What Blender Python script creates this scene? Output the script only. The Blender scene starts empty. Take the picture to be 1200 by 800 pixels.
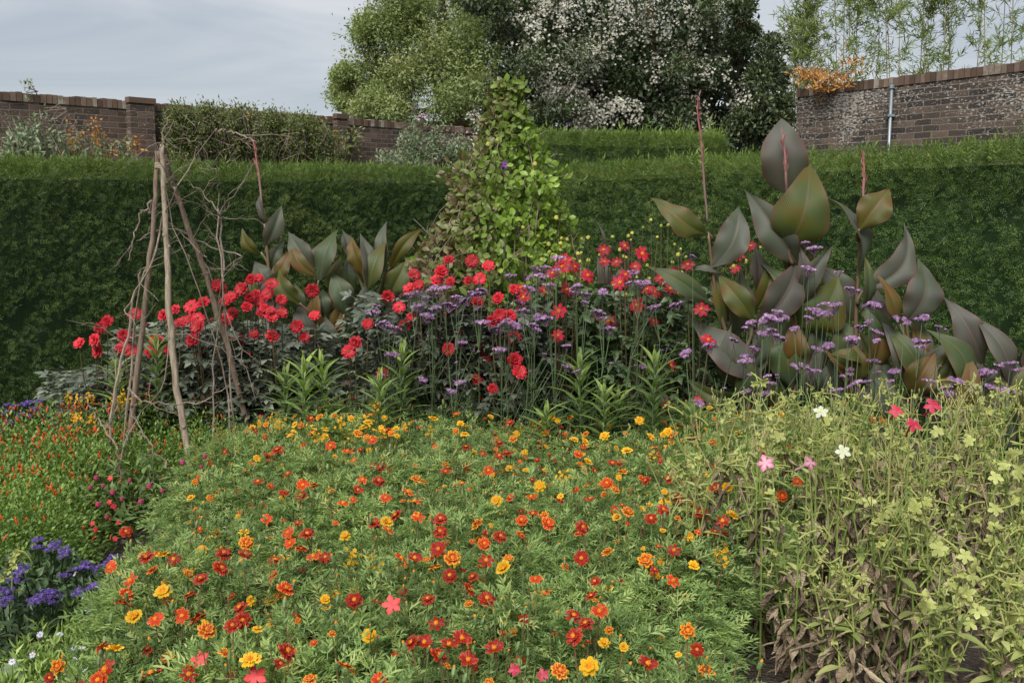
import bpy, math, random
import numpy as np
from mathutils import Vector

random.seed(7)
RNG = np.random.default_rng(7)
S = bpy.context.scene
COL = S.collection

# ------------------------------------------------------------------ camera
F = 1167.0
PITCH = math.atan(160.0 / F)
EYE = 1.55
cam_d = bpy.data.cameras.new('camera')
cam_d.sensor_width = 36.0
cam_d.lens = 36.0 * F / 1200.0
cam_d.clip_start = 0.05
cam_d.clip_end = 3000.0
cam = bpy.data.objects.new('camera', cam_d)
COL.objects.link(cam)
cam.location = (0, 0, EYE)
cam.rotation_euler = (math.pi / 2 - PITCH, 0, 0)
S.camera = cam

# ------------------------------------------------------------------ world
SUN_EL, SUN_AZ = math.radians(48), math.radians(200)   # azimuth clockwise from +Y
w = bpy.data.worlds.new('World'); S.world = w; w.use_nodes = True
nt = w.node_tree; nt.nodes.clear()
def N(tree, kind, **kw):
    n = tree.nodes.new(kind)
    for k, v in kw.items():
        setattr(n, k, v)
    return n
wo = N(nt, 'ShaderNodeOutputWorld'); bg = N(nt, 'ShaderNodeBackground')
sky = N(nt, 'ShaderNodeTexSky', sky_type='NISHITA')
sky.sun_disc = False; sky.sun_elevation = SUN_EL; sky.sun_rotation = SUN_AZ
sky.air_density = 1.0; sky.dust_density = 2.0
tc = N(nt, 'ShaderNodeTexCoord'); mp = N(nt, 'ShaderNodeMapping')
mp.inputs['Scale'].default_value = (1.0, 1.0, 6.0)
mp.inputs['Rotation'].default_value = (0.12, -0.1, 0.3)
no = N(nt, 'ShaderNodeTexNoise'); no.inputs['Scale'].default_value = 2.2
no.inputs['Detail'].default_value = 5; no.inputs['Roughness'].default_value = 0.5
no.inputs['Distortion'].default_value = 0.6
cr = N(nt, 'ShaderNodeValToRGB')
cr.color_ramp.elements[0].position = 0.36; cr.color_ramp.elements[0].color = (0.78, 0.87, 0.98, 1)
cr.color_ramp.elements[1].position = 0.60; cr.color_ramp.elements[1].color = (1.22, 1.24, 1.28, 1)
ml = N(nt, 'ShaderNodeVectorMath', operation='SCALE'); ml.inputs['Scale'].default_value = 2.5
mx = N(nt, 'ShaderNodeMixRGB'); mx.inputs['Fac'].default_value = 0.92
L = nt.links.new
L(tc.outputs['Generated'], mp.inputs['Vector']); L(mp.outputs['Vector'], no.inputs['Vector'])
L(no.outputs['Fac'], cr.inputs['Fac']); L(cr.outputs['Color'], ml.inputs[0])
L(sky.outputs['Color'], mx.inputs['Color1']); L(ml.outputs['Vector'], mx.inputs['Color2'])
L(mx.outputs['Color'], bg.inputs['Color']); bg.inputs['Strength'].default_value = 0.06
L(bg.outputs['Background'], wo.inputs['Surface'])

sd = bpy.data.lights.new('sun', 'SUN'); sd.energy = 1.5; sd.angle = math.radians(32)
sd.color = (1.0, 0.97, 0.92)
so = bpy.data.objects.new('sun', sd); COL.objects.link(so)
# light travels from azimuth SUN_AZ down
dv = Vector((math.sin(SUN_AZ) * math.cos(SUN_EL), math.cos(SUN_AZ) * math.cos(SUN_EL), math.sin(SUN_EL)))
so.rotation_euler = dv.to_track_quat('Z', 'Y').to_euler()
so.location = dv * 30

S.view_settings.view_transform = 'Standard'
S.view_settings.look = 'None'
S.view_settings.exposure = 1.92
S.view_settings.gamma = 1.0
S.view_settings.use_curve_mapping = False
S.render.engine = 'CYCLES'
S.cycles.max_bounces = 6; S.cycles.diffuse_bounces = 3; S.cycles.glossy_bounces = 2
S.cycles.transmission_bounces = 3; S.cycles.transparent_max_bounces = 4

# ------------------------------------------------------------------ picture <-> place helpers
cp, sp_ = math.cos(PITCH), math.sin(PITCH)
def ray(px, py):
    a = (px - 600) / F; b = -(py - 400) / F
    return np.array([a, cp + b * sp_, -sp_ + b * cp])
def W(px, py, depth):                # point seen at (px,py) whose world Y is depth
    r = ray(px, py); t = depth / r[1]
    return np.array([0, 0, EYE]) + r * t
def WZ(px, py, z):                   # point seen at (px,py) at height z
    r = ray(px, py); t = (z - EYE) / r[2]
    return np.array([0, 0, EYE]) + r * t
def P(p):                            # back to picture coords
    d = np.asarray(p, float) - np.array([0, 0, EYE])
    f = d[1] * cp - d[2] * sp_; u = d[1] * sp_ + d[2] * cp
    return 600 + F * d[0] / f, 400 - F * u / f

# ------------------------------------------------------------------ mesh builder
class T:                             # template: verts, tris, quads, attribute (rnd, edge, along)
    def __init__(s, V, tri=(), quad=(), A=None, mt=0, mq=0):
        s.V = np.array(V, float).reshape(-1, 3)
        s.tri = np.array(tri, int).reshape(-1, 3); s.quad = np.array(quad, int).reshape(-1, 4)
        s.A = np.zeros((len(s.V), 3)) if A is None else np.array(A, float)
        s.mt = np.full(len(s.tri), mt) if np.isscalar(mt) else np.array(mt)
        s.mq = np.full(len(s.quad), mq) if np.isscalar(mq) else np.array(mq)
class MB:
    def __init__(s):
        s.V = []; s.A = []; s.tri = []; s.quad = []; s.mt = []; s.mq = []; s.n = 0
    def add(s, t, M=None, pos=None, rnd=None, scale=None, mat=None):
        """scatter template t: M (n,3,3), pos (n,3), rnd (n,) added to A.x"""
        if pos is None: pos = np.zeros((1, 3))
        pos = np.atleast_2d(np.asarray(pos, float)); n = len(pos)
        if n == 0: return s
        if M is None: M = np.repeat(np.eye(3)[None], n, 0)
        if M.ndim == 2: M = M[None]
        V = t.V[None].repeat(n, 0)
        if scale is not None: V = V * np.asarray(scale, float).reshape(-1, 1, 1)
        V = np.einsum('nij,nvj->nvi', M, V) + pos[:, None, :]
        A = t.A[None].repeat(n, 0).copy()
        if rnd is not None: A[:, :, 0] += np.asarray(rnd).reshape(-1, 1)
        k = len(t.V); off = (np.arange(n) * k + s.n)[:, None, None]
        if len(t.tri): s.tri.append((t.tri[None] + off).reshape(-1, 3)); s.mt.append(np.tile(t.mt if mat is None else np.full(len(t.tri), mat), n))
        if len(t.quad): s.quad.append((t.quad[None] + off).reshape(-1, 4)); s.mq.append(np.tile(t.mq if mat is None else np.full(len(t.quad), mat), n))
        s.V.append(V.reshape(-1, 3)); s.A.append(A.reshape(-1, 3)); s.n += n * k
        return s
    def template(s):
        V = np.concatenate(s.V); A = np.concatenate(s.A)
        tri = np.concatenate(s.tri) if s.tri else (); quad = np.concatenate(s.quad) if s.quad else ()
        return T(V, tri, quad, A, np.concatenate(s.mt) if s.mt else 0, np.concatenate(s.mq) if s.mq else 0)
    def mesh(s, name, mats, smooth=False):
        me = bpy.data.meshes.new(name)
        if not s.V: return me
        V = np.concatenate(s.V); A = np.concatenate(s.A)
        tri = np.concatenate(s.tri) if s.tri else np.zeros((0, 3), int)
        quad = np.concatenate(s.quad) if s.quad else np.zeros((0, 4), int)
        nt_, nq = len(tri), len(quad)
        me.vertices.add(len(V)); me.vertices.foreach_set('co', V.astype(np.float32).ravel())
        me.loops.add(nt_ * 3 + nq * 4)
        me.loops.foreach_set('vertex_index', np.concatenate([tri.ravel(), quad.ravel()]).astype(np.int32))
        me.polygons.add(nt_ + nq)
        st = np.concatenate([np.arange(nt_) * 3, nt_ * 3 + np.arange(nq) * 4]).astype(np.int32)
        me.polygons.foreach_set('loop_start', st)
        mi = np.concatenate([np.concatenate(s.mt) if s.mt else np.zeros(0, int), np.concatenate(s.mq) if s.mq else np.zeros(0, int)])
        me.polygons.foreach_set('material_index', mi.astype(np.int32))
        me.polygons.foreach_set('use_smooth', np.full(nt_ + nq, smooth, bool))
        at = me.attributes.new('tint', 'FLOAT_VECTOR', 'POINT'); at.data.foreach_set('vector', A.astype(np.float32).ravel())
        for m in (mats if isinstance(mats, (list, tuple)) else [mats]): me.materials.append(m)
        me.update(calc_edges=True)
        return me
    def build(s, name, mats, parent=None, smooth=False, loc=None):
        return put(name, s.mesh(name, mats, smooth), parent, loc)
def put(name, me, parent=None, loc=None, rot=None, scale=None, label=None):
    o = bpy.data.objects.new(name, me); COL.objects.link(o)
    if parent is not None: o.parent = parent
    if loc is not None: o.location = tuple(float(v) for v in loc)
    if rot is not None: o.rotation_euler = rot
    if scale is not None: o.scale = (scale,) * 3 if np.isscalar(scale) else scale
    if label: o['label'] = label
    return o
def tag(o, label=None, cat=None, group=None, kind=None):
    if label: o['label'] = label
    if cat: o['category'] = cat
    if group: o['group'] = group
    if kind: o['kind'] = kind
    return o
def thing(name, label, cat, loc=(0, 0, 0), group=None, rz=0.0):
    return tag(put(name, None, None, loc, (0, 0, rz)), label, cat, group)

def norm(v):
    v = np.asarray(v, float); return v / (np.linalg.norm(v, axis=-1, keepdims=True) + 1e-12)
def frames(d, n):
    """matrices whose y column is d and z column near n"""
    d = norm(np.atleast_2d(d)); n = np.atleast_2d(n) + np.zeros_like(d)
    x = norm(np.cross(d, n)); z = np.cross(x, d)
    return np.stack([x, d, z], axis=2)
def rand_dirs(n, rng=RNG):
    return norm(rng.normal(size=(n, 3)))

def tube(path, rad, sides=5, rnd=0.0):
    path = np.asarray(path, float); k = len(path)
    rad = np.full(k, rad) if np.isscalar(rad) else np.asarray(rad, float)
    tg = norm(np.gradient(path, axis=0))
    up = np.array([0.13, 0.97, 0.21]); x = norm(np.cross(tg, up)); y = np.cross(tg, x)
    an = np.arange(sides) / sides * 2 * math.pi
    V = path[:, None] + rad[:, None, None] * (np.cos(an)[None, :, None] * x[:, None] + np.sin(an)[None, :, None] * y[:, None])
    q = []
    for i in range(k - 1):
        for j in range(sides):
            j2 = (j + 1) % sides
            q.append((i * sides + j, i * sides + j2, (i + 1) * sides + j2, (i + 1) * sides + j))
    V = V.reshape(-1, 3); n0 = len(V)
    V = np.vstack([V, path[0], path[-1]])
    tr = [(n0, (j + 1) % sides, j) for j in range(sides)] + [(n0 + 1, (k - 1) * sides + j, (k - 1) * sides + (j + 1) % sides) for j in range(sides)]
    A = np.zeros((len(V), 3)); A[:, 0] = rnd; A[:n0, 2] = np.repeat(np.linspace(0, 1, k), sides)
    return T(V, tr, q, A)
def smooth_path(pts, n=12):
    pts = np.asarray(pts, float); k = len(pts)
    t = np.linspace(0, k - 1, n); out = []
    for u in t:
        i = min(int(u), k - 2); f = u - i
        p0 = pts[max(i - 1, 0)]; p1 = pts[i]; p2 = pts[i + 1]; p3 = pts[min(i + 2, k - 1)]
        out.append(0.5 * (2 * p1 + (p2 - p0) * f + (2 * p0 - 5 * p1 + 4 * p2 - p3) * f * f + (3 * p1 - p0 - 3 * p2 + p3) * f ** 3))
    return np.array(out)
def box_t(x0, x1, y0, y1, z0, z1, rnd=0.0):
    V = [(x, y, z) for z in (z0, z1) for y in (y0, y1) for x in (x0, x1)]
    q = [(0, 2, 3, 1), (4, 5, 7, 6), (0, 1, 5, 4), (2, 6, 7, 3), (0, 4, 6, 2), (1, 3, 7, 5)]
    A = np.zeros((8, 3)); A[:, 0] = rnd
    return T(V, (), q, A)

# ------------------------------------------------------------------ leaf templates (length along +Y, face +Z)
def diamond(w=0.3, fold=0.12, mid=0.45):
    return T([(0, 0, 0), (-w / 2, mid, fold * w), (0, 1, -0.08), (w / 2, mid, fold * w)], [(0, 2, 1), (0, 3, 2)])
def ovate(w=0.5, fold=0.2, droop=0.25, n=3, peak=0.4):
    V = []; q = []; A = []
    ys = np.linspace(0, 1, n + 1)
    for y in ys:
        h = w / 2 * max(0.02, math.sin(math.pi * min(1, y ** (0.7 if peak < .5 else 1.1)) * 0.98 + 0.01))
        z = -droop * y * y
        V += [(-h, y, z + fold * h), (0, y, z), (h, y, z + fold * h)]
        A += [(0, 1, y), (0, 0, y), (0, 1, y)]
    for i in range(n):
        a = i * 3
        q += [(a, a + 1, a + 4, a + 3), (a + 1, a + 2, a + 5, a + 4)]
    return T(V, (), q, A)
def pinnate(rng, n=4, leaflet=0.44, w=0.27, arch=0.45, mat=0):
    """feathery leaf, length 1"""
    b = MB(); d = diamond(w=w, fold=0.25)
    pos = []; dirs = []; sc = []
    for i in range(n):
        y = 0.25 + 0.6 * i / (n - 1); z = -arch * y * y
        for s in (-1, 1):
            a = math.radians(48 + rng.uniform(-12, 12) - 14 * y)
            dirs.append((s * math.sin(a), math.cos(a), rng.uniform(-.25, .35)))
            pos.append((0, y, z)); sc.append(leaflet * (1 - 0.45 * abs(y - 0.5)) * rng.uniform(.8, 1.1))
    pos.append((0, .85, -arch * .72)); dirs.append((0, 1, -.5)); sc.append(leaflet * .9)
    dirs = np.array(dirs); nn = np.array([0, 0, 1.0]) + rng.normal(0, .35, (len(dirs), 3))
    b.add(d, frames(dirs, nn), np.array(pos), rng.uniform(-.12, .12, len(pos)), sc)
    ys = np.linspace(0, .85, 4)
    rw = 0.012
    V = []; q = []
    for y in ys: V += [(-rw, y, -arch * y * y), (rw, y, -arch * y * y)]
    for i in range(3): q.append((2 * i, 2 * i + 1, 2 * i + 3, 2 * i + 2))
    b.add(T(V, (), q))
    return b.template()

# ------------------------------------------------------------------ materials
def ramp(node, stops):
    el = node.color_ramp.elements
    while len(el) < len(stops): el.new(0.5)
    for e, (p, c) in zip(el, stops):
        e.position = p; e.color = (*c, 1)
def base_mat(name):
    m = bpy.data.materials.new(name); m.use_nodes = True
    t = m.node_tree; t.nodes.clear()
    out = N(t, 'ShaderNodeOutputMaterial'); b = N(t, 'ShaderNodeBsdfPrincipled')
    t.links.new(b.outputs[0], out.inputs[0])
    return m, t, b, out
def leaf_mat(name, stops, rough=0.55, transl=0.28, chan=0, vary=0.12, spec=0.35, tcol=None, noise=None):
    """stops: colour ramp over tint channel `chan` (0 random, 1 edge, 2 along) + per-object variation"""
    m, t, b, out = base_mat(name); L = t.links.new
    at = N(t, 'ShaderNodeAttribute', attribute_name='tint')
    sx = N(t, 'ShaderNodeSeparateXYZ'); L(at.outputs['Vector'], sx.inputs[0])
    r = N(t, 'ShaderNodeValToRGB'); ramp(r, stops)
    oi = N(t, 'ShaderNodeObjectInfo')
    ma = N(t, 'ShaderNodeMath', operation='MULTIPLY_ADD'); ma.inputs[1].default_value = vary if chan == 0 else 0.0
    L(oi.outputs['Random'], ma.inputs[0]); L(sx.outputs[chan], ma.inputs[2])
    if noise:
        nz = N(t, 'ShaderNodeTexNoise'); nz.inputs['Scale'].default_value = noise[0]; nz.inputs['Detail'].default_value = 2
        tcn = N(t, 'ShaderNodeTexCoord'); L(tcn.outputs['Object'], nz.inputs['Vector'])
        m2 = N(t, 'ShaderNodeMath', operation='MULTIPLY_ADD'); m2.inputs[1].default_value = noise[1]
        sb = N(t, 'ShaderNodeMath', operation='SUBTRACT'); sb.inputs[1].default_value = 0.5
        L(nz.outputs['Fac'], sb.inputs[0]); L(sb.outputs[0], m2.inputs[0]); L(ma.outputs[0], m2.inputs[2]); L(m2.outputs[0], r.inputs['Fac'])
    else:
        L(ma.outputs[0], r.inputs['Fac'])
    hv = N(t, 'ShaderNodeHueSaturation')
    m3 = N(t, 'ShaderNodeMapRange'); m3.inputs[3].default_value = 0.85; m3.inputs[4].default_value = 1.15
    L(oi.outputs['Random'], m3.inputs[0]); L(m3.outputs[0], hv.inputs['Value']); L(r.outputs[0], hv.inputs['Color'])
    L(hv.outputs[0], b.inputs['Base Color']); b.inputs['Roughness'].default_value = rough
    b.inputs['Specular IOR Level'].default_value = spec
    if transl > 0:
        tr = N(t, 'ShaderNodeBsdfTranslucent')
        g = N(t, 'ShaderNodeMixRGB', blend_type='MULTIPLY'); g.inputs['Fac'].default_value = 1
        g.inputs['Color2'].default_value = (*(tcol or (1.3, 1.35, 0.7)), 1)
        L(hv.outputs[0], g.inputs['Color1']); L(g.outputs[0], tr.inputs[0])
        ms = N(t, 'ShaderNodeMixShader'); ms.inputs[0].default_value = transl
        L(b.outputs[0], ms.inputs[1]); L(tr.outputs[0], ms.inputs[2]); L(ms.outputs[0], out.inputs[0])
    return m
def bark_mat(name, c1, c2, scale=30, stretch=8, bump=0.6, rough=0.85):
    m, t, b, out = base_mat(name); L = t.links.new
    tcn = N(t, 'ShaderNodeTexCoord'); mp = N(t, 'ShaderNodeMapping'); mp.inputs['Scale'].default_value = (stretch, stretch, 1)
    nz = N(t, 'ShaderNodeTexNoise'); nz.inputs['Scale'].default_value = scale / stretch; nz.inputs['Detail'].default_value = 6; nz.inputs['Roughness'].default_value = .65
    r = N(t, 'ShaderNodeValToRGB'); ramp(r, [(0.3, c1), (0.7, c2)])
    L(tcn.outputs['Object'], mp.inputs[0]); L(mp.outputs[0], nz.inputs['Vector']); L(nz.outputs['Fac'], r.inputs[0]); L(r.outputs[0], b.inputs['Base Color'])
    bp = N(t, 'ShaderNodeBump'); bp.inputs['Strength'].default_value = bump; bp.inputs['Distance'].default_value = .01
    L(nz.outputs['Fac'], bp.inputs['Height']); L(bp.outputs[0], b.inputs['Normal']); b.inputs['Roughness'].default_value = rough
    return m

M_yew = leaf_mat('yew_leaf', [(0.0, (.016, .036, .011)), (0.40, (.044, .088, .020)), (0.75, (.095, .15, .028)), (1, (.15, .17, .04))], rough=.5, transl=.15, noise=(1.3, .5))
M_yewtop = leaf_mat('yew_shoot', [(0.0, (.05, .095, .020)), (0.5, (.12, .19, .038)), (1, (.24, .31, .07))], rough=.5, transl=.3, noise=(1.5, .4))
M_marig = leaf_mat('marigold_leaf', [(0.0, (.06, .10, .03)), (0.35, (.168, .258, .080)), (0.7, (.28, .385, .135)), (1, (.42, .485, .19))], rough=.6, transl=.42, vary=.1)
M_stem = leaf_mat('green_stem', [(0, (.06, .11, .03)), (.5, (.12, .18, .06)), (1, (.14, .08, .04))], transl=0, vary=.5)
M_redstem = leaf_mat('red_stem', [(0, (.06, .03, .025)), (1, (.11, .085, .045))], transl=0, vary=.5)
M_disc = leaf_mat('flower_centre_orange', [(0, (.52, .17, .006)), (1, (.66, .30, .012))], transl=0, rough=.8)
RIM = (.80, .22, .01)
M_pet = {
 'r': leaf_mat('petal_dark_red', [(0, (.22, .008, .004)), (.72, (.27, .012, .004)), (.97, (.42, .07, .006))], chan=1, rough=.55, transl=.2, tcol=(1.3, .8, .8)),
 'o': leaf_mat('petal_orange_red', [(0, (.40, .022, .005)), (.62, (.44, .04, .005)), (.92, (.58, .20, .012))], chan=1, rough=.55, transl=.2, tcol=(1.3, .9, .8)),
 'y': leaf_mat('petal_yellow', [(0, (.56, .25, .006)), (.5, (.60, .34, .010)), (1, (.60, .38, .014))], chan=1, rough=.55, transl=.2, tcol=(1.2, 1.1, .8)),
 'b': leaf_mat('petal_yellow_blotched', [(0, (.34, .02, .005)), (.40, (.42, .06, .006)), (.62, (.60, .28, .010))], chan=1, rough=.55, transl=.2, tcol=(1.2, 1, .8)),
 'k': leaf_mat('petal_coral', [(0, (.50, .03, .035)), (1, (.56, .055, .05))], chan=1, rough=.5, transl=.25, tcol=(1.2, 1, 1)),
 'p': leaf_mat('petal_pink', [(0, (.55, .34, .36)), (.5, (.50, .13, .26)), (1, (.54, .20, .33))], chan=1, rough=.5, transl=.25, tcol=(1.2, 1, 1)),
 'c': leaf_mat('petal_crimson', [(0, (.40, .02, .05)), (1, (.48, .03, .08))], chan=1, rough=.5, transl=.25, tcol=(1.2, 1, 1)),
 'w': leaf_mat('petal_white', [(0, (.44, .48, .28)), (1, (.58, .58, .54))], chan=1, rough=.5, transl=.25, tcol=(1, 1, 1)),
 'g': leaf_mat('petal_lime', [(0, (.33, .36, .10)), (1, (.46, .48, .19))], chan=1, rough=.5, transl=.3, tcol=(1.1, 1.15, .8)),
}
M_dred = leaf_mat('dahlia_petal_scarlet', [(0, (.34, .006, .014)), (1, (.62, .026, .046))], rough=.5, transl=.22, vary=.6, tcol=(1.3, .9, .9))
M_dcrim = leaf_mat('dahlia_petal_crimson', [(0, (.23, .004, .018)), (1, (.45, .010, .035))], rough=.5, transl=.22, vary=.6, tcol=(1.3, .9, .9))
M_dcen = leaf_mat('dahlia_centre', [(0, (.10, .04, .01)), (1, (.6, .33, .03))], transl=0, rough=.8)
M_dleaf = leaf_mat('dahlia_leaf_dark', [(0, (.045, .056, .040)), (.6, (.10, .12, .085)), (1, (.18, .20, .15))], rough=.45, transl=.12, spec=.5)
M_dleafg = leaf_mat('dahlia_leaf_green', [(0, (.03, .05, .022)), (.6, (.075, .12, .05)), (1, (.12, .17, .07))], rough=.45, transl=.18, spec=.5)
M_verb = leaf_mat('verbena_floret', [(0, (.24, .12, .27)), (.5, (.36, .20, .38)), (1, (.48, .33, .48))], rough=.6, transl=.2, tcol=(1, 1, 1))
M_verbcal = leaf_mat('verbena_calyx', [(0, (.15, .075, .15)), (1, (.24, .13, .22))], rough=.6, transl=0)
M_vstem = leaf_mat('verbena_stem', [(0, (.05, .08, .035)), (1, (.10, .14, .065))], transl=0, vary=.3)
M_helio = leaf_mat('heliotrope_floret', [(0, (.05, .02, .17)), (.5, (.10, .045, .28)), (1, (.19, .10, .40))], rough=.6, transl=.15, tcol=(1, 1, 1))
M_hleaf = leaf_mat('heliotrope_leaf', [(0, (.025, .048, .02)), (.6, (.055, .095, .038)), (1, (.10, .145, .06))], rough=.5, transl=.15)
M_cuph = leaf_mat('cuphea_leaf', [(0, (.07, .13, .025)), (.5, (.14, .235, .045)), (1, (.24, .34, .08))], rough=.45, transl=.28)
M_cupfl = leaf_mat('orange_tube_flower', [(0, (.50, .07, .015)), (1, (.60, .14, .025))], rough=.5, transl=.2, tcol=(1.2, 1, .8))
M_magenta = leaf_mat('maroon_bobble', [(0, (.22, .02, .06)), (1, (.32, .03, .10))], rough=.7, transl=.1)
M_lance = leaf_mat('lance_leaf', [(0, (.07, .12, .03)), (.5, (.13, .20, .06)), (1, (.23, .31, .08))], rough=.5, transl=.28)
M_aster = leaf_mat('aster_leaf', [(0, (.12, .19, .045)), (.5, (.24, .34, .09)), (1, (.36, .45, .14))], rough=.55, transl=.3)
M_astp = leaf_mat('aster_petal', [(0, (.55, .55, .72)), (1, (.78, .78, .86))], rough=.6, transl=.2, tcol=(1, 1, 1))
M_nic = leaf_mat('nicotiana_leaf', [(0, (.11, .16, .035)), (.5, (.22, .28, .075)), (1, (.38, .39, .16))], rough=.55, transl=.3, noise=(9, .35))
M_nicdead = leaf_mat('withered_leaf', [(0, (.11, .08, .052)), (.5, (.25, .19, .125)), (1, (.44, .35, .24))], rough=.85, transl=.12, noise=(25, .4), tcol=(1.2, 1, .8))
M_nicstem = leaf_mat('nicotiana_stem', [(0, (.09, .15, .03)), (.6, (.18, .25, .055)), (1, (.27, .24, .10))], transl=0, vary=.4)
def crease(m, scale, dist, strength=1.0):
    t = m.node_tree; L = t.links.new; b = t.nodes['Principled BSDF']
    nz = N(t, 'ShaderNodeTexNoise'); nz.inputs['Scale'].default_value = scale; nz.inputs['Detail'].default_value = 4; nz.inputs['Distortion'].default_value = 1.2
    tcn = N(t, 'ShaderNodeTexCoord'); L(tcn.outputs['Object'], nz.inputs['Vector'])
    bp = N(t, 'ShaderNodeBump'); bp.inputs['Strength'].default_value = strength; bp.inputs['Distance'].default_value = dist
    L(nz.outputs['Fac'], bp.inputs['Height']); L(bp.outputs[0], b.inputs['Normal'])
crease(M_nicdead, 55, .012)
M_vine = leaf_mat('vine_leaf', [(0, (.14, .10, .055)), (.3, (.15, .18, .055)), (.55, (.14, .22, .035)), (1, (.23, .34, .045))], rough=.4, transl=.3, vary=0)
M_canstem = leaf_mat('canna_stem', [(0, (.10, .05, .035)), (1, (.13, .11, .055))], transl=0, rough=.4)
M_spike = leaf_mat('canna_spike', [(0, (.17, .12, .105)), (.55, (.22, .11, .10)), (.8, (.30, .085, .085)), (1, (.36, .10, .09))], chan=2, transl=0, rough=.6)
M_pole = bark_mat('hazel_bark', (.12, .09, .06), (.34, .28, .205), scale=60, stretch=5)
M_pole2 = bark_mat('hazel_bark_brown', (.09, .06, .045), (.25, .185, .13), scale=60, stretch=5)
M_twig = bark_mat('twig_bark', (.11, .08, .06), (.27, .215, .17), scale=60, stretch=4)
M_twine = bark_mat('twine', (.20, .16, .11), (.38, .31, .22), scale=200, stretch=1)
M_trunk = bark_mat('tree_bark', (.05, .04, .03), (.16, .13, .10), scale=12, stretch=4)
M_trunkred = bark_mat('reddish_bark', (.07, .035, .022), (.17, .09, .06), scale=12, stretch=4)
M_treeg = leaf_mat('tree_leaf_green', [(0, (.13, .18, .07)), (.5, (.20, .25, .10)), (.85, (.25, .29, .12)), (1, (.32, .29, .14))], rough=.5, transl=.35)
M_euc = leaf_mat('tree_leaf_dark', [(0, (.035, .056, .026)), (.5, (.075, .105, .046)), (1, (.135, .16, .07))], rough=.42, transl=.15)
M_blos = leaf_mat('white_blossom', [(0, (.27, .26, .20)), (.5, (.44, .425, .345)), (1, (.60, .585, .50))], rough=.7, transl=.2, tcol=(1, 1, .95))
M_bamb = leaf_mat('narrow_leaf', [(0, (.12, .17, .05)), (.5, (.22, .29, .09)), (1, (.36, .42, .17))], rough=.5, transl=.35)
M_cane = leaf_mat('cane', [(0, (.10, .10, .05)), (1, (.22, .20, .10))], transl=0, vary=.5)
M_bud = leaf_mat('budleia_leaf', [(0, (.08, .12, .06)), (.5, (.15, .20, .11)), (1, (.23, .27, .17))], rough=.6, transl=.2)
M_ceano = leaf_mat('wall_shrub_leaf', [(0, (.055, .08, .03)), (.6, (.12, .155, .05)), (1, (.22, .24, .06))], rough=.5, transl=.2)
M_rust = leaf_mat('rusty_leaf', [(0, (.30, .13, .03)), (1, (.50, .27, .06))], rough=.6, transl=.25, tcol=(1.2, 1, .7))
M_pinkfl = leaf_mat('pale_pink_flower', [(0, (.45, .16, .30)), (1, (.6, .32, .42))], rough=.6, transl=.2)
M_metal = base_mat('galvanised_metal')[0]
_b = M_metal.node_tree.nodes['Principled BSDF']; _b.inputs['Base Color'].default_value = (.22, .25, .27, 1); _b.inputs['Metallic'].default_value = .6; _b.inputs['Roughness'].default_value = .5
# ------------------------------------------------------------------ ground
def soil_mat():
    m, t, b, out = base_mat('soil'); L = t.links.new
    tcn = N(t, 'ShaderNodeTexCoord')
    n1 = N(t, 'ShaderNodeTexNoise'); n1.inputs['Scale'].default_value = 35; n1.inputs['Detail'].default_value = 8; n1.inputs['Roughness'].default_value = .7
    n2 = N(t, 'ShaderNodeTexVoronoi'); n2.inputs['Scale'].default_value = 60
    r = N(t, 'ShaderNodeValToRGB'); ramp(r, [(.3, (.035, .026, .019)), (.55, (.10, .073, .053)), (.75, (.19, .15, .115))])
    L(tcn.outputs['Object'], n1.inputs['Vector']); L(tcn.outputs['Object'], n2.inputs['Vector'])
    L(n1.outputs['Fac'], r.inputs[0]); L(r.outputs[0], b.inputs['Base Color']); b.inputs['Roughness'].default_value = .95
    ad = N(t, 'ShaderNodeMath', operation='SUBTRACT'); L(n1.outputs['Fac'], ad.inputs[0]); L(n2.outputs['Distance'], ad.inputs[1])
    bp = N(t, 'ShaderNodeBump'); bp.inputs['Strength'].default_value = 1; bp.inputs['Distance'].default_value = .03
    L(ad.outputs[0], bp.inputs['Height']); L(bp.outputs[0], b.inputs['Normal'])
    return m
M_soil = soil_mat()
def ground():
    xs = np.concatenate([[-900, -60], np.linspace(-9, 9, 91), [60, 900]]); ys = np.concatenate([[-900, -60, -8], np.linspace(-1, 11, 61), [60, 1500]])
    X, Y = np.meshgrid(xs, ys); Z = .015 * np.sin(X * 7.1 + 1.3 * np.sin(Y * 5)) * np.sin(Y * 6.3) + .012 * RNG.normal(size=X.shape)
    Z[(abs(X) > 9) | (Y > 11) | (Y < -1)] = -.02
    V = np.stack([X, Y, Z], -1).reshape(-1, 3); nx = len(xs); q = []
    for j in range(len(ys) - 1):
        for i in range(nx - 1):
            q.append((j * nx + i, j * nx + i + 1, (j + 1) * nx + i + 1, (j + 1) * nx + i))
    o = MB().add(T(V, (), q)).build('ground', M_soil, smooth=True); o['kind'] = 'structure'
ground()
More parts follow.
